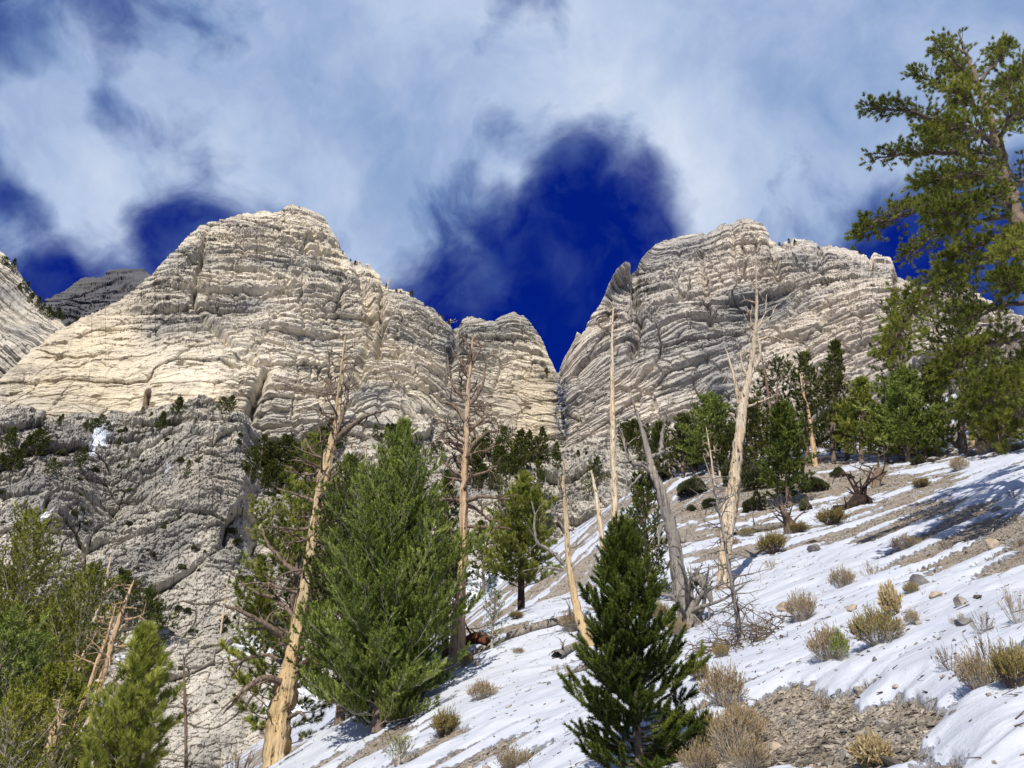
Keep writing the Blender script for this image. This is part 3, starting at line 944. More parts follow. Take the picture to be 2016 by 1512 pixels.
def attr_right(x, y, z, w, X, Y):
    n = 0.5 + 0.6 * fbm(x / 26, y / 26, z / 20, 4, 290)
    warm = blobs(X, Y, [(1480, 500, 40, 40, 0.45), (1540, 560, 40, 20, 0.55), (1640, 640, 90, 50, 0.3), (1390, 560, 20, 30, 0.5), (1200, 640, 30, 50, 0.25)]) * (0.3 + n)
    grey = blobs(X, Y, [(1490, 605, 60, 26, 0.95), (1400, 690, 50, 40, 0.6), (1280, 600, 50, 70, 0.35), (1420, 790, 30, 30, 0.8), (1580, 520, 50, 30, 0.35), (1340, 500, 60, 20, 0.4), (1740, 760, 60, 60, 0.2)]) * (0.35 + n)
    stain = blobs(X, Y, [(1108, 800, 8, 44, 1.2), (1113, 852, 6, 22, 1.2), (1420, 800, 14, 14, 0.5)])
    return {'warm': np.clip(warm, 0, 0.7), 'grey': np.clip(grey * 1.5, 0, 0.95), 'stain': np.clip(stain * 1.4, 0, 1), 'snow': 0 * x}


def bed_low(x, y, z, X, Y):
    return z - 0.55 * x * sstep(560, 300, X) + 3.0 * fbm(x / 22, y / 22, z / 22, 2, 403) + 0.25 * x * sstep(900, 1100, X)


def disp_low(x, y, z, w, X, Y):
    k = np.clip(y / 140.0, 0.45, 1.0)
    talus = np.clip(blobs(X, Y, [(620, 1150, 130, 120, 0.8), (380, 1180, 50, 160, 0.35), (950, 1130, 90, 90, 0.8), (560, 1380, 200, 90, 0.8)]), 0, 0.9)
    bx = x + 0.6 * y + 0.7 * fbm(x / 9, y / 9, z / 9, 3, 444)
    bz = z - 0.25 * x + 0.7 * fbm(x / 8, y / 8, z / 8, 3, 445)
    D = blocks(bx, bz, [(16, 12, 3.4), (7, 4.5, 1.0), (3.2, 1.9, 0.6), (1.4, 0.8, 0.36), (0.7, 0.4, 0.2)], 530, 0.35) * (1 - 0.75 * talus)
    D = D + (2.2 * (1 - 2.2 * np.abs(fbm(x / 11, y / 11, z / 17, 4, 448))) + 0.5 * (1 - 2.2 * np.abs(fbm(x / 3.6, y / 3.6, z / 4.6, 3, 449)))) * (1 - 0.85 * talus)
    D = D + 5.0 * fbm(x / 24, y / 30, z / 30, 2, 461) + 1.2 * fbm(x / 5.0, y / 6, z / 6, 3, 462) + 0.25 * fbm(x / 1.5, y / 1.6, z / 1.3, 3, 463)
    D = D - 1.8 * cracks(x, y, z, 10, 24, 471, 0.022) - 0.7 * cracks(x, y, z, 5, 9, 472, 0.02)
    D = D + blocks(bx * 1.0, bz, [(1.3, 0.9, 0.42), (0.55, 0.4, 0.2)], 590, 0.3)
    D = D + blobs(X, Y, [(400, 960, 60, 90, 13), (120, 1010, 60, 60, 7), (470, 900, 20, 60, 4), (210, 980, 30, 60, -3), (500, 1060, 14, 60, -6), (560, 930, 40, 60, -8), (1190, 980, 34, 60, 9)])
    return D * k


def attr_low(x, y, z, w, X, Y):
    n = 0.5 + 0.6 * fbm(x / 9, y / 9, z / 9, 4, 490)
    warm = blobs(X, Y, [(400, 990, 60, 60, 0.3), (120, 960, 20, 20, 0.6), (1000, 880, 80, 30, 0.7), (650, 860, 90, 15, 0.4), (300, 860, 90, 18, 0.35), (430, 1030, 30, 30, 0.3)]) * (0.3 + n)
    grey = blobs(X, Y, [(80, 900, 120, 80, 0.45), (250, 920, 60, 40, 0.5), (250, 1060, 90, 60, 0.4), (480, 1000, 60, 60, 0.3), (1180, 960, 60, 60, 0.2)]) * (0.35 + n)
    stain = blobs(X, Y, [(478, 1090, 5, 30, 0.9), (1115, 880, 5, 25, 0.8)])
    sn = blobs(X, Y, [(197, 885, 18, 14, .75), (178, 915, 10, 12, .6), (165, 960, 8, 20, .4), (345, 900, 22, 12, .45), (485, 1090, 8, 28, 0.6), (330, 955, 10, 10, .45), (130, 1040, 30, 18, .35), (560, 960, 18, 12, .4),
                      (640, 880, 16, 8, .35), (500, 1270, 60, 26, .7), (600, 1420, 90, 60, .6), (620, 1330, 60, 50, .35), (1000, 1150, 60, 60, .55), (960, 1200, 60, 40, .75), (900, 1100, 40, 40, .35), (1080, 1080, 40, 30, .3),
                      (200, 1300, 90, 60, .35), (60, 1060, 40, 20, .45), (420, 880, 30, 10, .4), (300, 985, 40, 14, .4), (240, 860, 60, 8, .35), (560, 1060, 14, 40, .45), (880, 1000, 30, 30, .35), (160, 1440, 90, 50, .6), (250, 1150, 30, 40, .4), (1350, 960, 50, 20, .4), (430, 950, 12, 14, .3), (485, 985, 12, 12, .35)])
    ns = fbm(x / 3.0, y / 3.0, z / 1.4, 4, 499)
    return {'warm': np.clip(warm, 0, 0.7), 'grey': np.clip(grey, 0, 0.8), 'stain': np.clip(stain, 0, 1), 'snow': np.clip(sn * 0.9 + ns * 0.38 * (sn > 0.08), 0, 1)}


def disp_far(x, y, z, w, X, Y):
    D = strata(x, y, w, [(26, 8, 60), (9, 5, 30)], 700)
    return D + 26 * fbm(x / 90, y / 90, z / 160, 4, 761) + 6 * fbm(x / 14, y / 16, z / 18, 3, 763) - 9 * cracks(x, y, z, 60, 260, 771, 0.06)


def disp_edge(x, y, z, w, X, Y):
    D = strata(x, y, w, [(8, 3.0, 30), (3.2, 1.8, 14), (1.4, 1.1, 6)], 800) * (1 - 0.6 * np.clip(blobs(X, Y, [(30, 600, 40, 20, 1), (50, 650, 40, 16, .8)]), 0, 1))
    return D + 7 * fbm(x / 26, y / 30, z / 40, 4, 861) + 1.6 * fbm(x / 4, y / 5, z / 5, 3, 863)


def attr_edge(x, y, z, w, X, Y):
    g = blobs(X, Y, [(20, 590, 40, 22, 0.7), (50, 660, 40, 16, 0.6), (0, 800, 80, 60, 0.4)])
    o = 0 * x
    return {'warm': o, 'grey': np.clip(g, 0, 0.8), 'stain': o, 'snow': o}


def attr_none(x, y, z, w, X, Y):
    o = 0 * x
    return {'warm': o, 'grey': o, 'stain': o, 'snow': o}


FN = {}


def build_setting():
    global low_fn
    build_hillside()
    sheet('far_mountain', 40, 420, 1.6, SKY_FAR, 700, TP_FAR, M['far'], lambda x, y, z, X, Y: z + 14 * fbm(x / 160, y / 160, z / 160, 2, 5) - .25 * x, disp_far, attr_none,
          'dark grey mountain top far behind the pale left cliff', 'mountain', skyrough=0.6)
    FN['edge'] = sheet('ridge', -300, 230, 1.5, SKY_EDGE, 930, TP_EDGE, M['cliff'], lambda x, y, z, X, Y: z + 0.75 * x + 5 * fbm(x / 40, y / 40, z / 40, 2, 8), disp_edge, attr_edge,
          'pale tilted rock ridge with trees at the left edge', 'ridge', skyrough=1.2)
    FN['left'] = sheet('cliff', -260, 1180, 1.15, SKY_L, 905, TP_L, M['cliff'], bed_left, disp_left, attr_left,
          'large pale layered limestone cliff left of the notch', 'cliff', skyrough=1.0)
    FN['right'] = sheet('cliff', 1050, 2300, 1.15, SKY_R, 960, TP_R, M['cliff2'], bed_right, disp_right, attr_right,
          'grey banded limestone cliff with a pinnacle right of the notch', 'cliff', skyrough=1.0)
    low_fn = sheet('rocky_slope', -220, 1500, 1.5, [(-220, 780), (0, 786), (200, 790), (500, 790), (620, 790), (800, 804), (1000, 815), (1150, 818), (1200, 815), (1300, 825), (1500, 850)], 1620, TP_LOW, M['low'], bed_low, disp_low, attr_low,
                   'broken grey rock slope and scree below the cliffs', 'rock slope', skyrough=2.0, reg=2e-3, nmix=0.3, ystep=1.2)


low_fn = None


def lowpos(X, Y):
    return low_fn(X, Y)


build_setting()


# ------------------------------------------------------------------ vegetation builders
def crown(gw, gl, base, H, prof, nb, rng, r0=0.12, lean=(0, 0), e0=-5, e1=55, start=0.06, curl=0.35, tw=0.22, tl=0.42, sh_len=0.07, sh_n=14, nlen=0.05, nw=0.008,
          ang=(30, 65), shoot_gap=0.12, inner=0.25, up=0.35, jitter=0.18, wood_sides=5, bare=0.0, twig_r=0.006, wob=0.03, gw2=None, branches_wood=True, az_skip=None, wood_scale=0.6, sdev=0.45, coat=0.0):
    """one conifer: tapered trunk, rising limbs, side twigs, needle shoots along and at the ends of the twigs"""
    base = np.asarray(base, float)
    n = 14
    f = np.linspace(0, 1, n)
    tr = base + np.stack([lean[0] * f ** 1.3 * H + wob * H * 0.3 * np.sin(f * 5 + rng.random() * 6) * f, lean[1] * f * H + 0 * f, f * H], 1)
    br_s = wood_scale
    tube(gw, tr, r0 * (1 - f) ** 0.85 + 0.006, 8, 0.12, int(rng.integers(999)), 0.45)
    pf, pr = zip(*prof)
    SP, SD, ST = [], [], []
    gb = gw2 or gw
    for i in range(nb):
        h = start + (1 - start) * ((i + rng.random()) / nb) ** 0.92
        az = i * 2.39996 + rng.normal() * 0.35
        if az_skip is not None and az_skip(h, az):
            continue
        L = np.interp(h, pf, pr) * (1 + rng.normal() * jitter)
        if L < 0.05:
            continue
        el = math.radians(e0 + (e1 - e0) * h + rng.normal() * 7)
        p0 = np.array([np.interp(h, f, tr[:, k]) for k in range(3)])
        m = 7
        s = np.linspace(0, 1, m)
        rad = L * (s * math.cos(el))
        zz = L * (s * math.sin(el) + curl * s ** 2.2)
        br = p0 + np.stack([rad * math.cos(az), rad * math.sin(az), zz], 1)
        br[1:] += rng.normal(size=(m - 1, 3)) * L * 0.025
        if branches_wood:
            tube(gb, br, br_s * (0.18 * r0 * (1 - h) + 0.008 + twig_r) * (1 - 0.8 * s), 4, 0, 0, 0.5)
        ax = br[-1] - br[0]
        ax = ax / max(np.linalg.norm(ax), 1e-6)
        lat = np.cross(ax, [0, 0, 1.0])
        lat /= max(np.linalg.norm(lat), 1e-6)
        k = max(3, int(L * (1 - inner) / (tw * 0.5)))
        pos = inner + (1 - inner) * (np.arange(k) + rng.random(k)) / k
        tone = rng.normal() * 0.12 + 0.5
        for q, sp in enumerate(pos):
            if rng.random() < bare:
                continue
            side = 1 if q % 2 else -1
            c = np.array([np.interp(sp, s, br[:, a]) for a in range(3)])
            tlq = max(0.5 * tw, tl * L * (1 - sp * 0.75) * (0.6 + 0.7 * rng.random()))
            dd = ax * 0.75 + lat * side * (0.55 + 0.4 * rng.random()) + np.array([0, 0, up * (rng.random() * 1.2 - 0.1)]) + rng.normal(size=3) * 0.12
            dd /= np.linalg.norm(dd)
            e = c + dd * tlq + np.array([0, 0, up * 0.25 * tlq])
            tube(gb, np.array([c, (c + e) / 2 + rng.normal(size=3) * tlq * 0.03, e]), np.array([1.3, 0.9, 0.4]) * twig_r * br_s, 3, 0, 0, 0.5)
            ns = max(2, int(tlq / shoot_gap))
            u = (np.arange(ns) + 0.6 + 0.4 * rng.random(ns)) / ns
            u = np.minimum(u, 1.0)
            sp_ = c + (e - c) * u[:, None]
            sd_ = dd * (1.15 - sdev) + rng.normal(size=(ns, 3)) * sdev + np.array([0, 0, up * min(1, sdev * 2.2)])
            SP.append(sp_)
            SD.append(sd_)
            ST.append(np.full(ns, tone) + rng.normal(size=ns) * 0.10)
        if coat > 0:
            nc = max(2, int(L / coat))
            u = (np.arange(nc) + 0.5) / nc
            pc = np.stack([np.interp(u, s, br[:, a]) for a in range(3)], 1)
            SP.append(pc)
            SD.append(np.gradient(pc, axis=0) if nc > 1 else ax[None])
            ST.append(np.full(nc, tone))
        SP.append(br[-1:])
        SD.append((ax + [0, 0, up])[None])
        ST.append(np.array([tone + 0.1]))
    SP.append(tr[-1:])
    SD.append(np.array([[0, 0, 1.0]]))
    ST.append(np.array([0.6]))
    P, D, T = np.concatenate(SP), np.concatenate(SD), np.concatenate(ST)
    nsh = len(P)
    needles(gl, P, D, sh_len * (0.8 + 0.5 * rng.random(nsh)), nlen, sh_n, nw, ang, rng, T)
    return tr


def make_tree(name, label, cat, base, H, prof, nb, seed, leaf, bark='bark', group=None, twigmat=None, **kw):
    rng = np.random.default_rng(seed)
    gw, gl = Geo(), Geo()
    g2 = Geo() if twigmat else None
    o = thing(name, label, cat, base, group)
    crown(gw, gl, base, H, prof, nb, rng, gw2=g2, **kw)
    gw.build('trunk', M[bark], o, base)
    if g2 and g2.n:
        g2.build('branches', M[twigmat], o, base)
    gl.build('crown', M[leaf], o, base, smooth=False)
    return o


def rnd_branch(g, p0, d0, L, r0, rng, depth=2, wig=0.25, droop=0.0, kids=4, tone=0.5, sides=5, rec=None):
    """one bare crooked branch with its side twigs"""
    m = 8
    P = [np.asarray(p0, float)]
    d = np.asarray(d0, float) / np.linalg.norm(d0)
    drift = rng.normal(size=3) * wig
    for i in range(m - 1):
        drift = drift * 0.6 + rng.normal(size=3) * wig * 0.8
        d = d + drift * 0.35 + np.array([0, 0, -droop * 0.2])
        d /= np.linalg.norm(d)
        P.append(P[-1] + d * L / (m - 1))
    P = np.array(P)
    s = np.linspace(0, 1, m)
    tube(g, P, r0 * (1 - s) ** 0.8 + 0.0015 + 0.1 * r0, sides, 0.1, int(rng.integers(999)), tone)
    if rec is not None:
        rec.append((P, r0))
    if depth > 0:
        for k in range(kids):
            i = int(rng.integers(2, m - 1))
            dd = (P[i] - P[i - 1])
            dd = dd / np.linalg.norm(dd)
            lat = np.cross(dd, rng.normal(size=3))
            lat /= np.linalg.norm(lat)
            rnd_branch(g, P[i], dd * 0.6 + lat * 0.9, L * (0.28 + 0.3 * rng.random()), r0 * 0.45, rng, depth - 1, wig, droop, max(2, kids - 1), tone, 4, rec)
    return P


def limb_px(pts, yw, dy=0.0):
    """pixel polyline [(X, Y)] or [(X, Y, extra metres ahead)] to world points near the plane y = yw"""
    out = []
    for q in pts:
        out.append(at(q[0], q[1], yw + (q[2] if len(q) > 2 else dy)))
    return np.array(out)


def dead_tree(name, label, base, trunk, widths, mat, limbs=(), nrand=0, rr=(0.3, 0.95), rl=(0.5, 1.2), seed=0, flute=0.5, group=None, sides=18, kids=3, depth=1, updir=0.2, limb_mat=None,
              cat='dead tree', droop=0.0, wig=0.25, twist=0.25, n=46, greytop=0.0, rrad=0.03, roots=0, wscale=1.0):
    """standing dead trunk traced from its pixel line (widths in photo pixels), with traced limbs and crooked bare branches"""
    rng = np.random.default_rng(seed)
    yw = base[1]
    o = thing(name, label, cat, base, group)
    P = limb_px(trunk, yw)
    P[0] = base - np.array([0, 0, 0.25])
    W = np.c_[P, np.asarray(widths, float)]
    S = smoothline(W, n)
    C = S[:, :3]
    dep = to_px(C)[2]
    R = np.maximum(S[:, 3], 1.0) * 0.42 * wscale * dep / F
    C[2:-2] += rng.normal(size=(n - 4, 3)) * (R[2:-2, None] * 0.10)
    g = Geo()
    s = np.linspace(0, 1, n)
    tube(g, C, R, sides, 0.06, seed, np.clip(greytop * s * 1.4, 0, 1)[:, None].repeat(sides, 1).ravel(), flute, twist, cap=True)
    for k in range(roots):
        a = rng.random() * 6.28
        d = np.array([math.cos(a), math.sin(a), -0.25])
        rnd_branch(g, C[2] - [0, 0, 0.1], d, R[0] * (3 + 3 * rng.random()), R[0] * 0.45, rng, 0, 0.25, 0.8, 0, 0.1, 7)
    g.build('trunk', M[mat], o, base)
    bm_ = M[limb_mat or mat]
    for L in limbs:
        gb = Geo()
        pts, w0, w1 = L[0], L[1], L[2]
        kd = L[3] if len(L) > 3 else 2
        Q = limb_px(pts, yw)
        Q = smoothline(Q, max(8, 4 * len(pts)))
        Q[1:] += rng.normal(size=Q[1:].shape) * 0.012
        u = np.linspace(0, 1, len(Q))
        rad = (w0 + (w1 - w0) * u) * 0.5 * yw * 1.1 / F
        tube(gb, Q, rad, 7, 0.15, seed + 5, greytop * 0.6)
        for k in range(kd):
            i = int(rng.integers(len(Q) // 3, len(Q) - 1))
            dd = Q[i] - Q[i - 1]
            ll = np.linalg.norm(Q[-1] - Q[0]) * (0.2 + 0.3 * rng.random())
            rnd_branch(gb, Q[i], dd / np.linalg.norm(dd) + rng.normal(size=3) * 0.7, ll, rad[i] * 0.55, rng, depth - 1, wig, droop, 2, greytop * .6, 4)
        gb.build('branch', bm_, o, base)
    for k in range(nrand):
        h = rr[0] + (rr[1] - rr[0]) * (k + rng.random()) / nrand
        i = int(h * (n - 1))
        a = rng.random() * 6.28
        d = np.array([math.cos(a), math.sin(a) * 0.8, updir + rng.normal() * 0.3])
        ll = (rl[0] + (rl[1] - rl[0]) * rng.random()) * (1.1 - 0.6 * h)
        gb = Geo()
        rnd_branch(gb, C[i], d, ll, min(rrad, R[i] * 0.5), rng, depth, wig, droop, kids, greytop * .6, 4)
        gb.build('branch', bm_, o, base)
    return o


def bush(seed, R=0.4, Hh=0.45, stems=70, sub=5, tips='heads', tipsize=0.02, n_tip=10, rad_tip=0.02, stem_r=0.003, spread=1.0):
    """a low shrub: many thin stems fanning out of the root, each splitting, with small heads or leaves at the ends"""
    rng = np.random.default_rng(seed)
    gs, gl = Geo(), Geo()
    SP, SD = [], []
    for i in range(stems):
        a = rng.random() * 6.28
        rr = math.sqrt(rng.random()) * R * spread
        hh = Hh * (1 - 0.45 * (rr / (R * spread)) ** 2) * (0.75 + 0.4 * rng.random())
        p0 = np.array([math.cos(a), math.sin(a), 0]) * rr * 0.15
        p3 = np.array([math.cos(a) * rr, math.sin(a) * rr, hh])
        mid = (p0 + p3) / 2 + np.array([math.cos(a), math.sin(a), 0]) * rr * 0.12 + rng.normal(size=3) * 0.02
        tube(gs, smoothline(np.array([p0, mid, p3]), 5), np.linspace(1.3, 0.6, 5) * stem_r, 3, 0, 0, rng.random())
        for k in range(sub):
            u = 0.5 + 0.5 * rng.random()
            c = p0 + (p3 - p0) * u
            e = c + (p3 - mid) * (0.25 + 0.35 * rng.random()) + rng.normal(size=3) * 0.035 * Hh / 0.4
            tube(gs, np.array([c, e]), np.array([0.8, 0.5]) * stem_r, 3, 0, 0, rng.random())
            SP.append(e)
            SD.append((e - c) + np.array([0, 0, 0.02]))
        SP.append(p3)
        SD.append(p3 - mid)
    if tips != 'none':
        SP, SD = np.array(SP), np.array(SD)
        needles(gl, SP - SD / np.maximum(np.linalg.norm(SD, axis=1), 1e-6)[:, None] * tipsize, SD, tipsize * 1.5, rad_tip, n_tip, rad_tip * 0.45, (20, 80), rng)
    return gs, gl


def rock_geo(seed, size=(1, 1, 0.7), sub=3, rough=0.25):
    rng = np.random.default_rng(seed)
    # icosphere by subdivision
    t = (1 + 5 ** 0.5) / 2
    V = np.array([(-1, t, 0), (1, t, 0), (-1, -t, 0), (1, -t, 0), (0, -1, t), (0, 1, t), (0, -1, -t), (0, 1, -t), (t, 0, -1), (t, 0, 1), (-t, 0, -1), (-t, 0, 1)], float)
    Fc = [(0, 11, 5), (0, 5, 1), (0, 1, 7), (0, 7, 10), (0, 10, 11), (1, 5, 9), (5, 11, 4), (11, 10, 2), (10, 7, 6), (7, 1, 8), (3, 9, 4), (3, 4, 2), (3, 2, 6), (3, 6, 8), (3, 8, 9), (4, 9, 5), (2, 4, 11), (6, 2, 10), (8, 6, 7), (9, 8, 1)]
    V = [v / np.linalg.norm(v) for v in V]
    for _ in range(sub):
        cache, nf = {}, []
        for a, b, c in Fc:
            def mid(i, j):
                k = (min(i, j), max(i, j))
                if k not in cache:
                    m = (V[i] + V[j])
                    V.append(m / np.linalg.norm(m))
                    cache[k] = len(V) - 1
                return cache[k]
            ab, bc, ca = mid(a, b), mid(b, c), mid(c, a)
            nf += [(a, ab, ca), (b, bc, ab), (c, ca, bc), (ab, bc, ca)]
        Fc = nf
    V = np.array(V)
    r = np.ones(len(V))
    for k in range(20):            # planes cut flat faces into the ball
        nv = rng.normal(size=3)
        nv /= np.linalg.norm(nv)
        h = 0.5 + 0.3 * rng.random()
        d = V @ nv
        r = np.where(d * r > h, h / np.maximum(d, 1e-6), r)
    r = r + rough * 0.2 * (fbm(V[:, 0] * 2.5, V[:, 1] * 2.5, V[:, 2] * 2.5, 4, seed))
    return V * r[:, None] * np.asarray(size), np.array(Fc)


def add_rock(label, X, Y, w, h=None, dep=None, mat='stone', seed=0, rot=0.0, cat='rock', name='rock', sink=0.36, group=None, p=None):
    """boulder about w by h photo pixels standing at pixel X, Y (its foot)"""
    q = gpos(X, Y) if p is None else p
    t = to_px(q)[2]
    W = w * t / F
    Hh = (h or w * 0.6) * t / F
    V, Fc = rock_geo(seed, (W / 2, (dep or W) / 2, Hh * (0.5 + sink)), 3)
    c, s_ = cos(rot), sin(rot)
    V = V @ np.array([[c, 0, s_], [0, 1, 0], [-s_, 0, c]]).T
    me = np_mesh(name, V, [Fc], M[mat], {'tone': np.full(len(V), 0.5)}, smooth=False)
    o = link(name, me, None, q + np.array([0, 0.0, Hh * (0.5 - sink)]))
    return tag(o, label, cat, group)


def tree_px(name, label, X, Y, Xt, Yt, profpx, nb, seed, leaf, yw=None, onlow=False, bark='bark', group=None, cat='tree', fbase=None, **kw):
    """live conifer whose foot and tip are read off the photograph; radii in photo pixels"""
    if onlow:
        b = lowpos(X, Y)
    elif yw is None:
        b = gpos(X, Y)
    else:
        b = at(X, Y, yw)
        b[2] = float(ground_z(b[0], b[1])[0])
    if fbase is not None:
        b = np.asarray(fbase, float)
    top = at(Xt, Yt, b[1])
    H = top[2] - b[2]
    t = to_px((b + top) / 2)[2]
    prof = [(h, w * t / F) for h, w in profpx]
    return make_tree(name, label, cat, b - [0, 0, 0.05], H, prof, nb, seed, leaf, bark, group, lean=((top[0] - b[0]) / H, 0), **kw)


def build_live_trees():
    P1 = [(0, 95), (0.08, 130), (0.22, 138), (0.4, 126), (0.58, 98), (0.75, 66), (0.88, 34), (1, 6)]
    tree_px('pine_tree', 'large dense green pine immediately right of the big golden dead trunk', 742, 1452, 800, 836, P1, 330, 11, 'lf_olive', twigmat='twig', cat='pine tree',
            r0=0.13, e0=2, e1=66, start=0.01, curl=0.32, tw=0.13, tl=0.42, sh_len=0.11, sh_n=44, nlen=0.055, nw=0.013, ang=(25, 65), shoot_gap=0.055, sdev=0.32, wood_scale=0.4, inner=0.12, up=0.75, jitter=0.24)
    P2 = [(0, 100), (0.15, 108), (0.30, 120), (0.40, 94), (0.58, 70), (0.77, 42), (0.9, 19), (1, 3)]
    tree_px('fir_tree', 'small bottle-brush conifer with thick upturned green shoots, front centre of the snow', 1262, 1560, 1221, 1032, P2, 105, 12, 'lf_deep', cat='young conifer', twigmat='twig_dark',
            r0=0.045, e0=-4, e1=58, start=0.03, curl=0.35, tw=0.12, tl=0.42, sh_len=0.15, sh_n=230, nlen=0.038, nw=0.0062, ang=(50, 80), shoot_gap=0.11, sdev=0.16, coat=0.12, wood_scale=0.8, inner=0.15, up=0.55, jitter=0.10, twig_r=0.004)
    P3 = [(0, 70), (0.3, 88), (0.55, 84), (0.75, 62), (0.9, 34), (1, 8)]
    tree_px('pine_tree', 'bright yellow-green young pine with long needles at the bottom left', 250, 1500, 290, 1250, P3, 150, 13, 'lf_bright', yw=12.0, cat='young pine',
            r0=0.06, e0=5, e1=62, start=0.05, curl=0.3, tw=0.14, tl=0.42, sh_len=0.08, sh_n=60, nlen=0.11, nw=0.008, ang=(15, 60), shoot_gap=0.09, inner=0.2, up=0.7)
    Pj = [(0, 60), (0.3, 110), (0.6, 125), (0.8, 90), (0.92, 50), (1, 12)]
    jk = dict(r0=0.16, e0=10, e1=60, start=0.12, curl=0.25, tw=0.17, tl=0.5, sh_len=0.13, sh_n=30, nlen=0.07, nw=0.020, ang=(20, 80), shoot_gap=0.10, inner=0.3, up=0.4, jitter=0.3, twigmat='twig', wob=0.06)
    tree_px('juniper_tree', 'tall yellow-green bushy tree with bleached bare tips at the left edge', 20, 1500, 62, 1010, Pj, 190, 14, 'lf_jun', yw=27, cat='juniper tree', bare=0.12, **jk)
    tree_px('juniper_tree', 'yellow-green bushy tree leaning behind the bare orange trunks at the left', 120, 1500, 178, 1118, [(a, b * 0.75) for a, b in Pj], 170, 15, 'lf_jun', yw=24, cat='juniper tree', bare=0.12, **jk)
    tree_px('juniper_tree', 'dark bushy tree filling the lower left corner of the picture', -10, 1500, 8, 1225, Pj, 190, 16, 'lf_olive', yw=17.5, cat='juniper tree', bare=0.1, **jk)
    tree_px('juniper_tree', 'low spreading green tree beside the bright young pine, bottom left', 90, 1500, 112, 1330, [(a, b * 0.72) for a, b in Pj], 150, 17, 'lf_jun', yw=15.5, cat='juniper tree', bare=0.1, **jk)
    tree_px('juniper_tree', 'dark green bushy tree between the left edge and the bare trunks, behind the others', 100, 1500, 110, 1190, [(a, b * 0.9) for a, b in Pj], 170, 171, 'lf_olive', yw=29, cat='juniper tree', bare=0.05, **jk)
    tree_px('juniper_tree', 'low yellow-green bushy tree at the very bottom left corner', 30, 1560, 40, 1385, [(a, b * 0.9) for a, b in Pj], 150, 172, 'lf_jun', yw=13, cat='juniper tree', bare=0.05, **{**jk, 'sh_len': .08, 'nlen': .045, 'nw': .012})
    pk = dict(r0=0.12, e0=-4, e1=55, start=0.1, curl=0.25, tw=0.18, tl=0.45, sh_len=0.09, sh_n=40, nlen=0.13, nw=0.017, ang=(20, 80), shoot_gap=0.11, inner=0.2, up=0.45, jitter=0.22)
    tree_px('pine_tree', 'conical green pine with dark trunk at the far edge of the snow', 1026, 1214, 1030, 938, [(0, 34), (0.15, 58), (0.35, 62), (0.6, 50), (0.85, 26), (1, 4)], 110, 18, 'lf_pine', bark='bark_dark', cat='pine tree', **{**pk, 'start': 0.16})
    tree_px('pine_tree', 'green pine showing in separate clumps behind and left of the big golden dead trunk', 540, 1470, 622, 862, [(0, 60), (0.2, 95), (0.4, 100), (0.6, 78), (0.8, 46), (1, 8)], 130, 19, 'lf_pine', yw=22.5, cat='pine tree', **{**pk, 'inner': 0.35, 'jitter': 0.4})
    tree_px('fir_tree', 'dark shaded conifer between the golden dead trunk and the large dense pine', 664, 1480, 690, 905, [(0, 90), (0.3, 105), (0.6, 84), (0.85, 46), (1, 5)], 150, 20, 'lf_deep', yw=19.5, cat='conifer', r0=0.12, e0=-5, e1=50, tw=0.18, sh_len=0.12, sh_n=34, nlen=0.06, nw=0.018, shoot_gap=0.10)
    tree_px('fir_tree', 'slim dark conifer between the large pine and the brown dead tree', 876, 1300, 880, 935, [(0, 40), (0.3, 46), (0.6, 38), (0.85, 20), (1, 4)], 90, 21, 'lf_deep', cat='conifer', r0=0.09, e0=5, e1=60, tw=0.15, sh_len=0.12, sh_n=34, nlen=0.06, nw=0.017, shoot_gap=0.09)
    tree_px('fir_tree', 'dark green conifer behind the leaning grey dead trunk', 1285, 1195, 1262, 940, [(0, 40), (0.3, 46), (0.6, 40), (0.85, 24), (1, 5)], 90, 22, 'lf_deep', cat='conifer', r0=0.09, e0=5, e1=60, tw=0.17, sh_len=0.14, sh_n=36, nlen=0.06, nw=0.018, shoot_gap=0.10)
    tree_px('fir_tree', 'thin sparse pale-twigged sapling at the edge of the snow', 968, 1298, 975, 1165, [(0, 22), (0.3, 30), (0.6, 24), (0.9, 10), (1, 3)], 34, 23, 'lf_olive', bark='twig', twigmat='twig', cat='sapling', r0=0.03, e0=10, e1=50, tw=0.2, sh_len=0.06, sh_n=16, nlen=0.04, nw=0.008, shoot_gap=0.1)
    tree_px('fir_tree', 'tiny pale green sapling poking out of the snow at the bottom, below the large pine', 785, 1518, 788, 1466, [(0, 34), (0.4, 36), (0.8, 20), (1, 6)], 26, 24, 'lf_jun', bark='twig', cat='sapling', r0=0.02, e0=20, e1=60, tw=0.14, sh_len=0.05, sh_n=18, nlen=0.03, nw=0.005, shoot_gap=0.07)

    gk = dict(r0=0.3, e0=0, e1=50, start=0.08, curl=0.2, tw=0.8, tl=0.45, sh_len=0.5, sh_n=20, nlen=0.36, nw=0.11, ang=(20, 80), shoot_gap=0.45, inner=0.2, up=0.4, jitter=0.3, twig_r=0.02)
    gp_ = [(0, 0.5), (0.12, 0.95), (0.3, 1.0), (0.55, 0.8), (0.8, 0.45), (0.93, 0.25), (1, 0.05)]
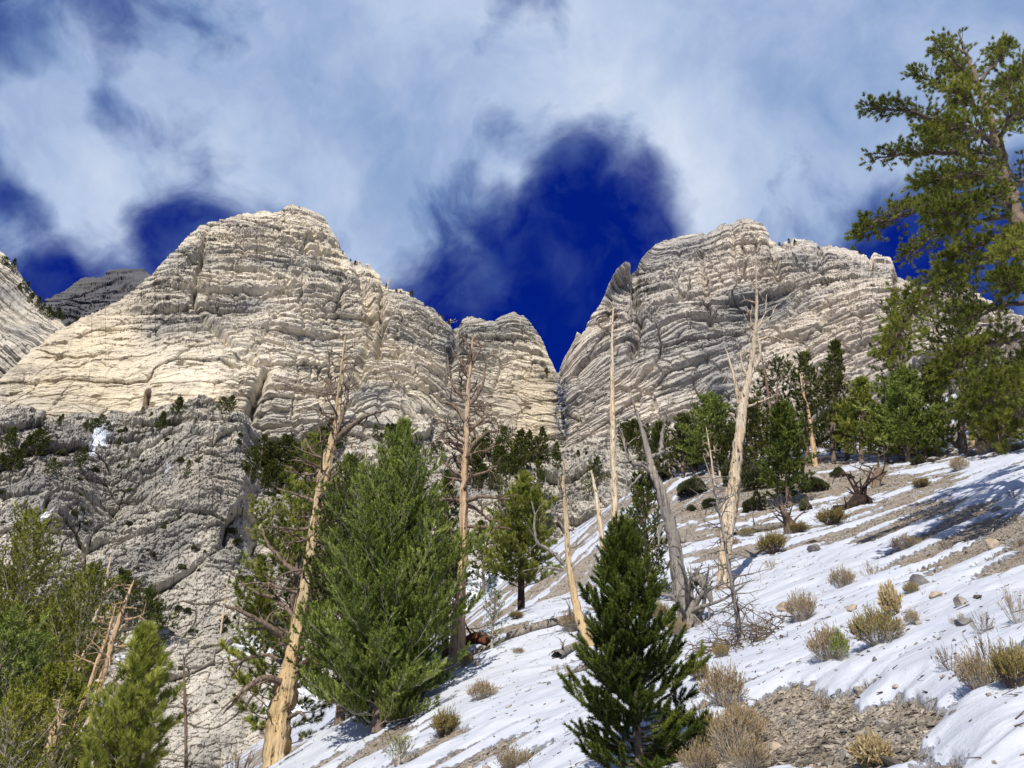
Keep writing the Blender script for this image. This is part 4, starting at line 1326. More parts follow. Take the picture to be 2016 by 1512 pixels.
    for i, (X, Y, Xt, Yt, w, nb, lf, lab) in enumerate([
        (868, 1190, 866, 985, 36, 70, 'lf_far', 'dark gully conifer behind the right edge of the large dense pine'),
        (948, 1185, 946, 1030, 26, 60, 'lf_far', 'small dark gully conifer between the brown dead tree and the conical green pine'),
        (985, 1090, 990, 905, 30, 60, 'lf_far', 'dark gully conifer rising behind the left side of the conical green pine'),
        (1066, 1085, 1062, 915, 28, 60, 'lf_far', 'dark gully conifer rising behind the right side of the conical green pine'),
        (640, 1130, 640, 920, 40, 70, 'lf_far', 'dark gully conifer seen past the middle of the biggest golden dead trunk'),
        (585, 1180, 580, 985, 34, 60, 'lf_far', 'dark gully conifer just left of the middle of the biggest golden dead trunk'),
        (520, 1290, 512, 1100, 36, 70, 'lf_deep', 'dark gully conifer left of the biggest golden dead tree, above its lower limbs'),
        (300, 1290, 292, 1170, 26, 50, 'lf_far', 'small dark gully conifer right of the bare orange trunks at the left'),
        (250, 1240, 240, 1130, 30, 50, 'lf_far', 'dark gully conifer behind the bleached bare trunk at the left'),
        (1170, 1010, 1176, 905, 20, 40, 'lf_far', 'slim dark gully conifer between the two straight bare poles'),
    ]):
        tree_px('conifer_tree', lab, X, Y, Xt, Yt, [(a, b * w) for a, b in gp_], nb, 300 + i, lf, onlow=True, cat='conifer', group='dark conifers in the gully below the cliffs', **gk)

    # the belt of trees along the top of the snow slope
    bk = dict(r0=0.16, e0=0, e1=50, start=0.10, curl=0.25, tw=0.32, tl=0.45, sh_len=0.24, sh_n=22, nlen=0.17, nw=0.05, ang=(20, 80), shoot_gap=0.2, inner=0.2, up=0.4, jitter=0.28)
    cone = [(0, 0.5), (0.12, 0.95), (0.3, 1.0), (0.55, 0.8), (0.8, 0.5), (0.93, 0.28), (1, 0.05)]
    oval = [(0, 0.3), (0.2, 0.8), (0.45, 1.0), (0.7, 0.95), (0.88, 0.6), (1, 0.15)]
    for i, (X, Y, Xt, Yt, w, prof, leaf, nb, extra, lab) in enumerate([
        (1402, 936, 1400, 786, 46, cone, 'lf_olive', 80, {}, 'broad mid-green tree left of the tall pale dead trunk'),
        (1345, 942, 1346, 822, 34, cone, 'lf_far', 60, {}, 'small dark conifer left of the broad mid-green tree in the belt'),
        (1296, 948, 1300, 838, 26, cone, 'lf_far', 50, {}, 'leftmost dark conifer of the belt, seen past the leaning grey dead trunk'),
        (1482, 932, 1480, 800, 34, oval, 'lf_far', 60, {}, 'dark conifer immediately right of the tall pale dead trunk'),
        (1556, 1002, 1545, 806, 42, cone, 'lf_deep', 90, {}, 'dark dense conifer standing forward of the belt on grey scree'),
        (1532, 915, 1530, 712, 38, oval, 'lf_far', 44, {'bare': 0.3}, 'thin brownish conifer with open branches behind the forward dark one'),
        (1592, 918, 1588, 700, 42, cone, 'lf_far', 66, {'bare': 0.15}, 'tall dark conifer behind the slim orange dead pole'),
        (1642, 914, 1646, 676, 36, cone, 'lf_far', 84, {}, 'tallest dark column-shaped conifer of the belt'),
        (1698, 916, 1700, 752, 40, cone, 'lf_pine', 70, {}, 'yellow-green feathery pine between the tall dark column and the dense green pine'),
        (1788, 912, 1776, 738, 56, cone, 'lf_olive', 110, {}, 'dense rich green pine with a bare lower trunk in the belt'),
        (1846, 900, 1836, 726, 46, cone, 'lf_far', 80, {}, 'dark shaded conifer right of the dense rich green pine'),
        (1770, 900, 1764, 585, 36, oval, 'lf_far', 40, {'bare': 0.3, 'start': 0.35}, 'tall sparse pine rising above the dense rich green pine'),
        (1902, 895, 1896, 556, 62, oval, 'lf_far', 60, {'bare': 0.25, 'start': 0.4}, 'tall open-crowned pine with a pale trunk behind the hanging limb of the big pine'),
        (1966, 892, 1962, 752, 60, oval, 'lf_far', 80, {}, 'dark low conifer under the big pine at the right edge'),
        (1745, 912, 1742, 812, 34, cone, 'lf_pine', 50, {}, 'small feathery pine at the foot of the dense rich green pine'),
        (1822, 905, 1824, 832, 34, cone, 'lf_olive', 50, {}, 'low green young pine right of the dense green pine'),
        (1440, 936, 1442, 846, 30, oval, 'lf_far', 50, {}, 'low dark conifer half hidden by the tall pale dead trunk'),
        (1670, 908, 1672, 800, 28, cone, 'lf_olive', 50, {}, 'small mid-green conifer at the foot of the tallest dark column'),
        (1370, 930, 1372, 845, 26, cone, 'lf_olive', 40, {}, 'small mid-green conifer in front of the broad mid-green tree'),
        (2030, 890, 2036, 700, 70, oval, 'lf_far', 70, {}, 'dark conifer cut by the right edge of the picture'),
    ]):
        tree_px('conifer_tree', lab, X, Y, Xt, Yt, [(a, b * w * 1.05) for a, b in prof], int(nb * 1.3), 100 + i, leaf, cat='conifer', group='conifers in the belt along the top of the snow slope', **{**bk, **extra})


def limb_pine():
    """the big pine on the right: its limbs are traced, then twigs and needle tufts grow from them"""
    rng = np.random.default_rng(77)
    yw = 15.0
    tr_px = [(2185, 1000), (2130, 860), (2085, 730), (2052, 620), (2030, 540), (2012, 460), (1992, 395), (1978, 330), (1958, 260), (1935, 190), (1908, 120), (1886, 62)]
    base = at(2185, 1000, yw)
    base[2] = float(ground_z(base[0], base[1])[0])
    o = thing('pine_tree', 'big long-needled pine reaching in from the right edge against the clouds', 'pine tree', base)
    gw, gb, gl, gd = Geo(), Geo(), Geo(), Geo()
    P = np.vstack([base[None], limb_px(tr_px[1:], yw)])
    S = smoothline(np.c_[P, [.30, .27, .24, .22, .20, .19, .17, .13, .10, .07, .045, .015]], 60)
    S[2:-2, :3] += rng.normal(size=(56, 3)) * 0.02
    tube(gw, S[:, :3], S[:, 3], 14, 0.12, 7, 0.5, 0.25)
    gw.build('trunk', M['bark'], o, base)
    limbs = [  # pixel line with metres nearer (-) or farther (+), start radius, tuft reach
        ([(1990, 385), (1930, 378), (1860, 395), (1790, 418, -.3), (1735, 436, -.4), (1702, 455, -.4)], .075, .55),
        ([(1975, 330), (1910, 305, .3), (1850, 302, .4), (1790, 300, .4), (1722, 312, .3)], .07, .5),
        ([(1962, 280), (1900, 250, -.3), (1830, 232, -.6), (1770, 218, -.6), (1716, 212, -.6)], .065, .42),
        ([(1945, 230), (1890, 190, .4), (1845, 165, .8), (1806, 150, .9)], .05, .42),
        ([(1925, 165), (1880, 120, -.3), (1850, 96, -.3)], .04, .38),
        ([(1950, 230), (1985, 180, .2), (2010, 130, .2)], .04, .45),
        ([(1905, 110), (1880, 92), (1862, 78)], .03, .3),
        ([(1930, 160), (1965, 120, .5), (1985, 95, .6)], .04, .4),
        ([(2000, 420), (1950, 430, .8), (1890, 450, 1.2), (1830, 470, 1.3), (1790, 500, 1.3)], .06, .45),
        ([(2020, 500), (1960, 505, -.8), (1900, 530, -1.2), (1850, 565, -1.4), (1800, 600, -1.5), (1770, 650, -1.5), (1762, 690, -1.5)], .075, .45),
        ([(2040, 590), (1990, 600, .6), (1945, 612, .9), (1905, 632, 1.0)], .06, .4),
        ([(2060, 650), (2000, 665, -.8), (1950, 680, -1.2), (1900, 705, -1.4), (1876, 730, -1.4)], .07, .55),
        ([(2075, 710), (2020, 745, -1.4), (1965, 775, -2.0), (1925, 800, -2.0)], .07, .55),
        ([(2080, 740), (2030, 800, -.5), (1990, 830, -.6), (1960, 850, -.6)], .06, .5),
        ([(1985, 360), (1930, 340, -1.0), (1875, 345, -1.6), (1820, 360, -1.8)], .06, .5),
        ([(1975, 310), (1940, 270, -1.2), (1890, 250, -1.8), (1850, 262, -2.0)], .05, .5),
        ([(1965, 270), (1990, 230, -1.0), (2020, 200, -1.2)], .05, .5),
        ([(1990, 380), (2030, 340), (2080, 310)], .06, .6), ([(2010, 450), (2070, 420), (2130, 400)], .06, .6), ([(1955, 240), (2010, 230, .6), (2070, 200, .8)], .05, .6),
        ([(2030, 540), (2100, 520), (2160, 520)], .06, .6), ([(2060, 640), (2140, 600), (2200, 590)], .06, .6), ([(1940, 200), (2000, 160, 1), (2050, 110, 1)], .05, .5),
        ([(1985, 370), (1950, 350, 1.4), (1900, 360, 2.2), (1850, 380, 2.4)], .055, .5), ([(2000, 430), (2010, 470, -1.5), (1985, 500, -2.4)], .05, .4),
        ([(2010, 450), (1960, 470, -.6), (1905, 492, -1.0), (1860, 520, -1.2)], .05, .4),
        ([(1970, 300), (1930, 300, 1.4), (1880, 280, 2.2), (1820, 255, 2.2)], .055, .5), ([(1955, 250), (1920, 210, -1.2), (1885, 180, -1.8)], .045, .45),
        ([(1992, 395), (1950, 400, -1.6), (1900, 415, -2.4), (1850, 420, -2.6)], .055, .5), ([(2045, 600), (2010, 560, -1.6), (1975, 555, -2.4)], .05, .4),
        ([(1935, 190), (1900, 150, 1.2), (1870, 130, 1.6)], .04, .42),
    ]
    SP, SD, ST = [], [], []
    for li, (pts, r0, reach) in enumerate(limbs):
        Q = limb_px(pts, yw)
        L = np.linalg.norm(np.diff(Q, axis=0), axis=1).sum()
        Q = smoothline(Q, max(10, int(L / 0.18)))
        Q[1:] += rng.normal(size=Q[1:].shape) * 0.025
        u = np.linspace(0, 1, len(Q))
        tube(gb, Q, 1.35 * r0 * (1 - 0.82 * u), 6, 0.1, li, 0.5)
        k = int(L / 0.048)
        tone = 0.5 + rng.normal() * 0.08
        for j in range(k):
            s = 0.27 + 0.73 * (j + rng.random()) / k
            i = min(int(s * (len(Q) - 1)), len(Q) - 2)
            c = Q[i] + (Q[i + 1] - Q[i]) * rng.random()
            ax = Q[i + 1] - Q[i]
            ax = ax / np.linalg.norm(ax)
            d = rng.normal(size=3)
            d[2] = d[2] * 0.22 + 0.22
            d = ax * (0.5 + 0.8 * s) + d * 0.75
            d /= np.linalg.norm(d)
            ll = reach * (0.40 + 0.65 * rng.random()) * (0.75 + 0.5 * math.sin(s * 3.0))
            e = c + d * ll + np.array([0, 0, 0.10 * ll])
            mid = (c + e) / 2 + rng.normal(size=3) * 0.03
            tube(gb, smoothline(np.array([c, mid, e]), 5), np.linspace(0.012, 0.005, 5), 3, 0, 0, 0.5)
            ns = max(2, int(ll / 0.12))
            for q in range(ns):
                f = 0.35 + 0.65 * (q + rng.random()) / ns
                pb = c + (e - c) * f
                dd = d * 0.8 + rng.normal(size=3) * 0.7 + np.array([0, 0, 0.35])
                dd /= np.linalg.norm(dd)
                pe = pb + dd * (0.07 + 0.12 * rng.random())
                tube(gb, np.array([pb, pe]), np.array([.005, .004]), 3, 0, 0, 0.5)
                SP.append(pe)
                SD.append(dd)
                ST.append(tone + rng.normal() * 0.12)
            SP.append(e)
            SD.append(d + [0, 0, .2])
            ST.append(tone + 0.08)
    gb.build('limbs', M['twig_dark'], o, base)
    SP, SD, ST = np.array(SP), np.array(SD), np.array(ST)
    needles(gl, SP, SD, 0.07, 0.088, 84, 0.0085, (10, 88), rng, ST)
    gl.build('crown', M['lf_pine'], o, base, smooth=False)
    print('pine tufts', len(SP))


def build_dead_trees():
    b = at(545, 1498, 20.3)
    b[2] = float(ground_z(b[0], b[1])[0])
    print('DT1', b, at(545, 1498, 20.3))
    dead_tree('dead_tree', 'biggest golden bare dead tree, thick twisted trunk leaning right, left of the large pine', b,
              [(545, 1496), (556, 1400), (576, 1300), (598, 1180), (612, 1080), (624, 1010), (636, 940), (650, 880), (662, 830), (668, 770), (674, 715), (680, 660)],
              [72, 56, 48, 42, 36, 34, 31, 26, 18, 13, 9, 3], 'dead_gold', seed=1, flute=0.75, sides=30, n=110, greytop=0.3, roots=5,
              limbs=[([(660, 868), (695, 836, -.3), (728, 816, -.5), (762, 808, -.6)], 13, 3, 4), ([(664, 850), (680, 800), (690, 740), (704, 700)], 7, 2, 3), ([(666, 800), (650, 760), (648, 720), (655, 672)], 8, 2, 3),
                     ([(630, 1000), (665, 992, -.4), (708, 985, -.6)], 9, 3, 3), ([(640, 950), (670, 925), (710, 905)], 8, 2, 3), ([(618, 1050), (650, 1020), (675, 1000)], 8, 2, 3),
                     ([(598, 1135), (562, 1110, .4), (530, 1075, .6), (515, 1040, .7)], 12, 3, 4), ([(582, 1275), (540, 1240, -.5), (498, 1215, -.8), (440, 1188, -1)], 15, 3, 6), ([(572, 1348), (520, 1335, -.5), (478, 1362, -.9), (440, 1405, -1)], 13, 3, 6),
                     ([(590, 1225), (545, 1180, .4), (500, 1165, .7), (455, 1128, .9)], 10, 2, 5), ([(600, 1170), (560, 1160), (520, 1148), (470, 1152)], 9, 2, 5), ([(622, 990), (590, 975), (545, 962)], 8, 2, 3),
                     ([(615, 1040), (575, 1042), (520, 1036)], 7, 2, 4), ([(590, 1312), (618, 1290, -.5), (642, 1284, -.7)], 12, 5, 2), ([(596, 1258), (618, 1245, -.4), (640, 1238, -.5)], 10, 5, 2), ([(567, 1415), (590, 1402, -.5), (600, 1412, -.6)], 8, 4, 1),
                     ([(575, 1320), (530, 1290, .6), (480, 1300, 1), (455, 1330, 1.2)], 9, 2, 6), ([(640, 905), (615, 890), (600, 862)], 7, 2, 3), ([(634, 930), (600, 935), (560, 925)], 6, 2, 3)],
              wscale=0.82, nrand=62, rr=(0.18, 0.98), rl=(0.7, 1.7), kids=4, wig=0.4, rrad=0.035, limb_mat='dead_brown')
    b = gpos(903, 1298)
    dead_tree('dead_tree', 'orange-brown dead tree with many crooked dark branches, right of the large pine', b,
              [(903, 1298), (903, 1220), (908, 1150), (913, 1080), (912, 1000), (914, 930), (917, 880), (920, 820), (922, 760), (928, 700), (932, 655)],
              [42, 32, 25, 23, 24, 20, 17, 14, 11, 7, 2.5], 'dead_orange', wscale=0.85, seed=2, flute=0.5, sides=20, n=80, greytop=0.15, roots=3, limb_mat='dead_brown', rrad=0.085,
              limbs=[([(914, 987), (955, 978, -.3), (1004, 984, -.6)], 10, 3, 4), ([(912, 1036), (960, 1038), (1006, 1040)], 8, 2, 4), ([(916, 900), (940, 865), (965, 850), (985, 848)], 10, 2, 4), ([(920, 850), (945, 830), (968, 815)], 9, 2, 3),
                     ([(917, 830), (895, 800), (868, 790), (845, 770)], 10, 2, 4), ([(920, 790), (896, 765), (885, 730), (880, 700)], 9, 2, 4), ([(921, 800), (945, 770), (955, 730), (958, 700)], 9, 2, 3), ([(915, 880), (885, 870), (850, 880)], 8, 2, 4),
                     ([(925, 740), (910, 715), (890, 690)], 7, 2, 3), ([(927, 720), (945, 690), (938, 660)], 6, 2, 2), ([(913, 940), (890, 925), (868, 905)], 8, 2, 3), ([(930, 690), (915, 668), (905, 660)], 5, 1.5, 3)],
              nrand=34, rr=(0.40, 0.97), rl=(0.7, 1.5), kids=5, updir=0.25, wig=0.45)
    b = gpos(1213, 1122)
    dead_tree('dead_tree', 'tallest straight bare pole with peeling bark, in front of the right cliff', b, [(1213, 1122), (1211, 1000), (1208, 900), (1206, 800), (1205, 700), (1206, 640), (1208, 590)],
              [21, 18, 15.5, 12.5, 8, 5, 1.5], 'dead_pale', seed=3, flute=0.3, sides=14, n=90, nrand=12, rr=(0.25, 0.75), rl=(0.15, 0.35), depth=0)
    b = gpos(1190, 1150)
    dead_tree('dead_tree', 'short broken bare pole just left of the tallest straight pole', b, [(1190, 1150), (1186, 1080), (1180, 1020), (1172, 965), (1164, 926)], [14, 12.5, 11, 8, 4], 'dead_pale', seed=4, flute=0.3, sides=12, n=50,
              nrand=8, rl=(0.12, 0.3), depth=0)
    b = gpos(1182, 1288)
    dead_tree('dead_tree', 'golden dead trunk curving up from the snow left of the bottle-brush conifer', b, [(1182, 1288), (1152, 1245), (1132, 1175), (1121, 1110), (1115, 1040), (1112, 990), (1108, 950), (1112, 905)],
              [27, 24, 18, 15, 13.5, 12, 9, 2], 'dead_gold', seed=5, flute=0.5, sides=16, n=70, nrand=10, rr=(0.5, 0.98), rl=(0.3, 0.7), greytop=0.3, limb_mat='dead_grey',
              limbs=[([(1112, 1112), (1082, 1082), (1056, 1066), (1052, 1010), (1046, 985)], 8, 2, 4), ([(1108, 1122), (1072, 1118), (1030, 1124)], 6, 1.5, 4), ([(1114, 1050), (1096, 1020), (1086, 985)], 6, 1.5, 3), ([(1110, 985), (1100, 955), (1098, 930)], 6, 1.5, 2),
                     ([(1116, 1030), (1122, 1000), (1119, 975)], 5, 1.5, 2)], roots=4)
    b = gpos(1334, 1196)
    dead_tree('dead_tree', 'leaning grey dead trunk with forked crooked top, right of the bottle-brush conifer', b, [(1334, 1196), (1335, 1130), (1325, 1060), (1310, 1000), (1295, 950), (1282, 918), (1273, 880), (1262, 840), (1251, 805), (1242, 778)],
              [34, 33, 30, 27, 22, 17, 14, 10, 6, 2], 'dead_grey', seed=6, flute=0.45, sides=20, n=80, nrand=10, rr=(0.5, 0.98), rl=(0.3, 0.8),
              limbs=[([(1290, 935), (1268, 915), (1246, 912), (1234, 888), (1228, 864)], 15, 4, 4), ([(1250, 912), (1225, 908), (1212, 915)], 8, 2, 3), ([(1278, 900), (1298, 893), (1325, 878)], 9, 2, 2), ([(1302, 892), (1303, 860), (1309, 825), (1318, 785)], 10, 2, 1),
                     ([(1326, 1062), (1346, 1066), (1352, 1040)], 7, 2, 2), ([(1318, 1030), (1300, 1040), (1296, 1075)], 12, 3, 0), ([(1262, 935), (1240, 960), (1228, 985)], 5, 1.5, 2)], roots=3)
    b = gpos(1425, 1170)
    dead_tree('dead_tree', 'tall pale dead tree with a forked bleached top, standing in the snow on the right', b,
              [(1425, 1170), (1428, 1100), (1434, 1040), (1441, 980), (1448, 920), (1456, 860), (1463, 800), (1471, 762), (1478, 722), (1484, 680), (1488, 640), (1490, 600), (1489, 560), (1488, 516)],
              [31, 30, 32, 33, 31, 27, 22, 18, 15, 12, 10, 8, 5, 1.5], 'dead_pale', wscale=0.85, seed=7, flute=0.55, sides=24, n=120, greytop=0.35, nrand=10, rr=(0.55, 0.93), rl=(0.35, 0.9), limb_mat='dead_pale', roots=2,
              limbs=[([(1416, 1165), (1420, 1090), (1424, 1020), (1432, 960)], 13, 5, 0), ([(1456, 796), (1448, 755), (1438, 715), (1428, 684)], 10, 2, 1), ([(1476, 745), (1462, 722), (1457, 690)], 7, 2, 1), ([(1480, 735), (1497, 700), (1492, 660)], 8, 4, 1),
                     ([(1488, 672), (1512, 664), (1535, 668), (1553, 684)], 6, 1.5, 2), ([(1470, 802), (1500, 790), (1530, 775)], 5, 1.2, 1), ([(1487, 650), (1505, 620), (1510, 580)], 5, 1.2, 3), ([(1486, 660), (1478, 630), (1480, 600)], 5, 1.5, 1),
                     ([(1488, 640), (1515, 625), (1530, 600)], 4, 1.2, 3), ([(1446, 818), (1436, 814)], 7, 5, 0)])
    b = gpos(1462, 1272)
    dead_tree('dead_tree', 'small grey dead sapling bristling with twigs before the tall pale dead tree', b, [(1462, 1272), (1452, 1215), (1441, 1150), (1426, 1060), (1410, 980), (1396, 930), (1384, 895)],
              [15, 12, 9.5, 7, 5, 3, 1.2], 'dead_grey', seed=8, flute=0.3, sides=10, n=60, nrand=64, rr=(0.03, 0.8), rl=(0.45, 0.85), kids=3, depth=1, rrad=0.011, updir=0.05, wig=0.3, greytop=0.1)
    for (lab, tr, w, mat, kw) in [
        ('slim orange dead pole in front of the dark conifers of the belt', [(1606, 920), (1600, 870), (1592, 815), (1582, 775), (1575, 735)], [14, 11, 8, 6, 2], 'dead_orange', dict(nrand=6, rl=(.3, .8))),
        ('leaning pale pole at the foot of the belt, right of the dense rich green pine', [(1862, 884), (1850, 845), (1838, 805), (1822, 770)], [10, 9, 7, 3], 'dead_gold', {}),
        ('short reddish snag beside the pale boulder in the belt', [(1916, 872), (1913, 840), (1911, 806)], [15, 13, 9], 'dead_orange', dict(nrand=3, rl=(.3, .6))),
        ('twisted grey snag with bare limbs right of the short reddish snag', [(1962, 872), (1950, 840), (1944, 812), (1948, 790)], [22, 16, 11, 5], 'dead_grey', dict(nrand=12, rl=(.8, 1.8), rr=(.3, .95))),
        ('brown dead conifer with drooping dead branches right of the tall pale dead trunk', [(1522, 925), (1520, 860), (1516, 800), (1506, 735), (1500, 700)], [11, 10, 8, 5, 2], 'dead_brown', dict(nrand=26, rl=(1., 2.4), rr=(.25, .95))),
        ('short white snag at the foot of the tallest dark column', [(1640, 902), (1637, 880), (1634, 856)], [9, 8, 4], 'dead_pale', {}),
        ('short cream snag half hidden by the tall pale dead trunk', [(1471, 928), (1466, 895), (1462, 870)], [9, 7, 4], 'dead_pale', {}),
        ('forked white snag at the left end of the belt', [(1322, 944), (1318, 905), (1316, 880)], [8, 7, 4], 'dead_pale', dict(nrand=4, rl=(.5, 1.2))),
        ('thin white snag with bare twigs in front of the broad mid-green tree', [(1408, 962), (1402, 915), (1396, 875), (1390, 840)], [5, 4, 3, 1.5], 'dead_pale', dict(nrand=12, rl=(.5, 1.2))),
        ('thin leaning white stem between the belt and the broad mid-green tree', [(1418, 940), (1412, 905), (1402, 865)], [5, 4, 2], 'dead_pale', dict(nrand=3, rl=(.4, .8))),
        ('short bare trunk showing white inside the dark conifers of the belt', [(1505, 925), (1500, 890), (1496, 845)], [6, 5, 3], 'dead_pale', dict(nrand=4, rl=(.4, .9))),
    ]:
        dead_tree('dead_tree', lab, gpos(tr[0][0], tr[0][1]), tr, w, mat, seed=len(lab) + tr[0][0], flute=0.35, sides=10, n=30, **{**dict(nrand=2, rl=(.2, .5)), **kw})
    for (lab, tr, w, mat, yw, kw) in [
        ('long bare orange trunk leaning right beside the bright young pine', [(182, 1400), (205, 1322), (226, 1250), (246, 1190), (264, 1142)], [15, 14, 12, 9, 3], 'dead_orange', 21, dict(nrand=14, rl=(.5, 1.3))),
        ('bleached bare trunk leaning right, highest of the bare trunks at the left', [(166, 1292), (186, 1225), (205, 1162), (219, 1092)], [13, 11, 8, 3], 'dead_pale', 24, dict(nrand=8, rl=(.4, 1.0))),
        ('orange bare trunk tucked behind the longest leaning one at the left', [(170, 1370), (192, 1305), (212, 1250), (228, 1190)], [12, 11, 8, 3], 'dead_orange', 22.5, dict(nrand=8, rl=(.4, 1.0))),
        ('short thick golden snag at the bottom left corner', [(92, 1500), (108, 1440), (122, 1396)], [30, 26, 14], 'dead_gold', 15, dict(nrand=8, rl=(.3, .9))),
        ('thin brown dead stem standing on scree right of the bright young pine', [(366, 1470), (365, 1400), (363, 1340), (361, 1288)], [8, 7, 5, 2], 'dead_brown', 30, dict(nrand=10, rl=(.3, .8))),
    ]:
        p = at(tr[0][0], tr[0][1], yw)
        gzv = float(ground_z(p[0], p[1])[0])
        slope = (tr[1][0] - tr[0][0]) / (tr[1][1] - tr[0][1])
        X, Y = tr[0]
        for _ in range(60):
            q = at(X, Y, yw)
            if q[2] < float(ground_z(q[0], q[1])[0]):
                break
            Y += 12
            X += 12 * slope
        base = at(X, Y, yw)
        base[2] = float(ground_z(base[0], base[1])[0])
        dead_tree('dead_tree', lab, base, [(X, Y)] + tr, [w[0] * 1.15] + w, mat, seed=tr[0][0], flute=0.4, sides=12, n=50, **{**kw, 'rr': (.45, .97)})
    for (lab, X, Y, h, lean, mat) in [
        ('pale broken snag on the scree between the cliffs foot trees and the golden dead tree', 434, 1250, 120, 16, 'dead_pale'),
        ('white bare stem in the trees on the ledge left of the large pine top', 697, 965, 90, -2, 'dead_pale'),
        ('second white bare stem on the ledge, nearer the large pine top', 716, 940, 70, 6, 'dead_pale'),
        ('white dead stem among the dark trees below the middle cliff', 975, 968, 66, 2, 'dead_pale'),
        ('bleached pair of stems behind the brown dead tree', 938, 1130, 130, 8, 'dead_pale'),
        ('leaning bleached stem behind the brown dead tree and above the snow', 950, 1120, 100, 14, 'dead_pale'),
        ('thin grey bare stem right of the conical green pine', 1068, 1050, 110, 6, 'dead_grey'),
        ('thin bare stem between the tallest pole and the dark conifer behind the grey trunk', 1236, 1040, 120, -4, 'dead_grey')]:
        b = lowpos(X, Y)
        dead_tree('dead_tree', lab, b, [(X, Y), (X + lean * .5, Y - h * .5), (X + lean, Y - h)], [5, 4, 1.5], mat, seed=X, flute=0.3, sides=6, n=14, nrand=7, rl=(1.0, 3.0), rrad=.06, rr=(.2, .9))


def build_logs():
    def log(name, label, cat, parts, mat, yv=None, seed=0, stubs=6, base=None):
        rng = np.random.default_rng(seed)
        b = gpos(*parts[0][0][0][:2]) if base is None else base
        g = Geo()
        for pts, widths in parts:
            Q = []
            for p in pts:
                q = gpos(p[0], p[1]) if len(p) < 3 else at(p[0], p[1], p[2])
                Q.append(q)
            Q = np.array(Q)
            t = to_px(Q)[2]
            R = np.asarray(widths) * 0.5 * t / F
            if all(len(p) < 3 for p in pts):
                Q[:, 2] += R * 0.7
            S = smoothline(np.c_[Q, R], 40)
            tube(g, S[:, :3], S[:, 3], 14, 0.15, seed, 0.3 * rng.random(), 0.6, 0.5, cap=True)
            for k in range(stubs):
                i = int(rng.integers(4, 38))
                rnd_branch(g, S[i, :3], np.array([rng.normal(), rng.normal(), 0.9]), S[i, 3] * (2 + 5 * rng.random()), S[i, 3] * 0.22, rng, 1, 0.4, 0, 2, 0.3, 5)
        o = g.build(name, M[mat], None, b)
        return tag(o, label, cat)
    log('fallen_log', 'long grey fallen log lying across the edge of the snow behind the curved golden trunk', 'log', [([(1000, 1268), (1060, 1262), (1112, 1250), (1165, 1246)], [14, 17, 16, 10])], 'dead_grey', seed=1)
    log('fallen_log', 'weathered log pointing up the slope to the foot of the curved golden trunk', 'log', [([(1096, 1318), (1130, 1300), (1178, 1282)], [20, 17, 12])], 'dead_grey', seed=2)
    log('fallen_log', 'small bleached log on the snow left of the bottle-brush conifer', 'log', [([(1104, 1362), (1140, 1345), (1186, 1324)], [5, 11, 9])], 'dead_grey', seed=3, stubs=3)
    log('rotten_log', 'dark red rotten log at the foot of the brown dead tree', 'log', [([(915, 1284), (940, 1280), (962, 1276)], [20, 24, 16])], 'red_rot', seed=4, stubs=4)
    log('fallen_log', 'long grey and orange log on the scree right of the tall pale dead tree', 'log', [([(1448, 1058), (1490, 1048), (1545, 1040)], [13, 16, 14])], 'dead_grey', seed=5)
    p = gpos(1556, 1050)
    log('stump', 'upturned root stump at the right end of the long grey and orange log', 'stump', [([(1560, 1052, p[1]), (1552, 1030, p[1]), (1543, 1008, p[1] - .3), (1534, 998, p[1] - .3)], [26, 20, 13, 5])], 'dead_brown', seed=6, stubs=12, base=p)
    p = gpos(1690, 1002)
    log('root_mass', 'black charred root mass lying on the snow near the top of the slope', 'root mass', [([(1640, 1000, p[1]), (1672, 1000, p[1]), (1696, 988, p[1]), (1720, 1000, p[1]), (1770, 985, p[1] + 1)], [7, 18, 34, 20, 4])], 'bark_dark', seed=7, stubs=14, base=p)  # the shadow it lies in is put into its black colour
    p = gpos(1724, 962)
    log('stump', 'broken upright stump with a flat reddish top on the scree near the belt', 'stump', [([(1722, 964, p[1]), (1726, 945, p[1]), (1732, 926, p[1])], [15, 17, 22])], 'dead_brown', seed=8, stubs=4, base=p)
    p = gpos(1362, 1236)
    y = p[1]
    log('stump', 'twisted grey broken stump arching over the snow beside the leaning grey dead trunk', 'stump',
        [([(1372, 1262, y), (1356, 1230, y), (1348, 1190, y), (1352, 1158, y), (1374, 1140, y - .2), (1392, 1158, y - .3), (1402, 1190, y - .3)], [44, 48, 40, 26, 20, 20, 7]),
         ([(1352, 1225, y), (1378, 1255, y - .6), (1415, 1278, y - 1.2), (1462, 1290, y - 1.6)], [36, 28, 20, 10]), ([(1384, 1140, y - .2), (1374, 1130, y - .2), (1368, 1124, y - .2)], [16, 10, 3])], 'dead_grey', seed=9, stubs=16, base=p)
    log('fallen_branch', 'thin bleached stick lying on the gravel at the bottom right', 'branch', [([(1532, 1432), (1545, 1456), (1562, 1482)], [5, 6, 3])], 'dead_pale', seed=10, stubs=1)
    # brush pile round the foot of the grey sapling
    rng = np.random.default_rng(5)
    b = gpos(1458, 1285)
    g = Geo()
    for k in range(80):
        a = rng.random() * 6.28
        s = b + np.array([rng.normal() * .45 , rng.normal() * .3, 0.02])
        s[2] = ground_z(s[0], s[1])[0] + 0.02
        rnd_branch(g, s, [math.cos(a), math.sin(a), 0.35 * rng.random() + .1], 0.25 + 0.5 * rng.random(), 0.010, rng, 1, 0.5, 0.5, 3, 0.2, 4)
    tag(g.build('brush_pile', M['dead_brown'], None, b), 'tangle of fallen dead twigs round the foot of the small grey dead sapling', 'brush pile')


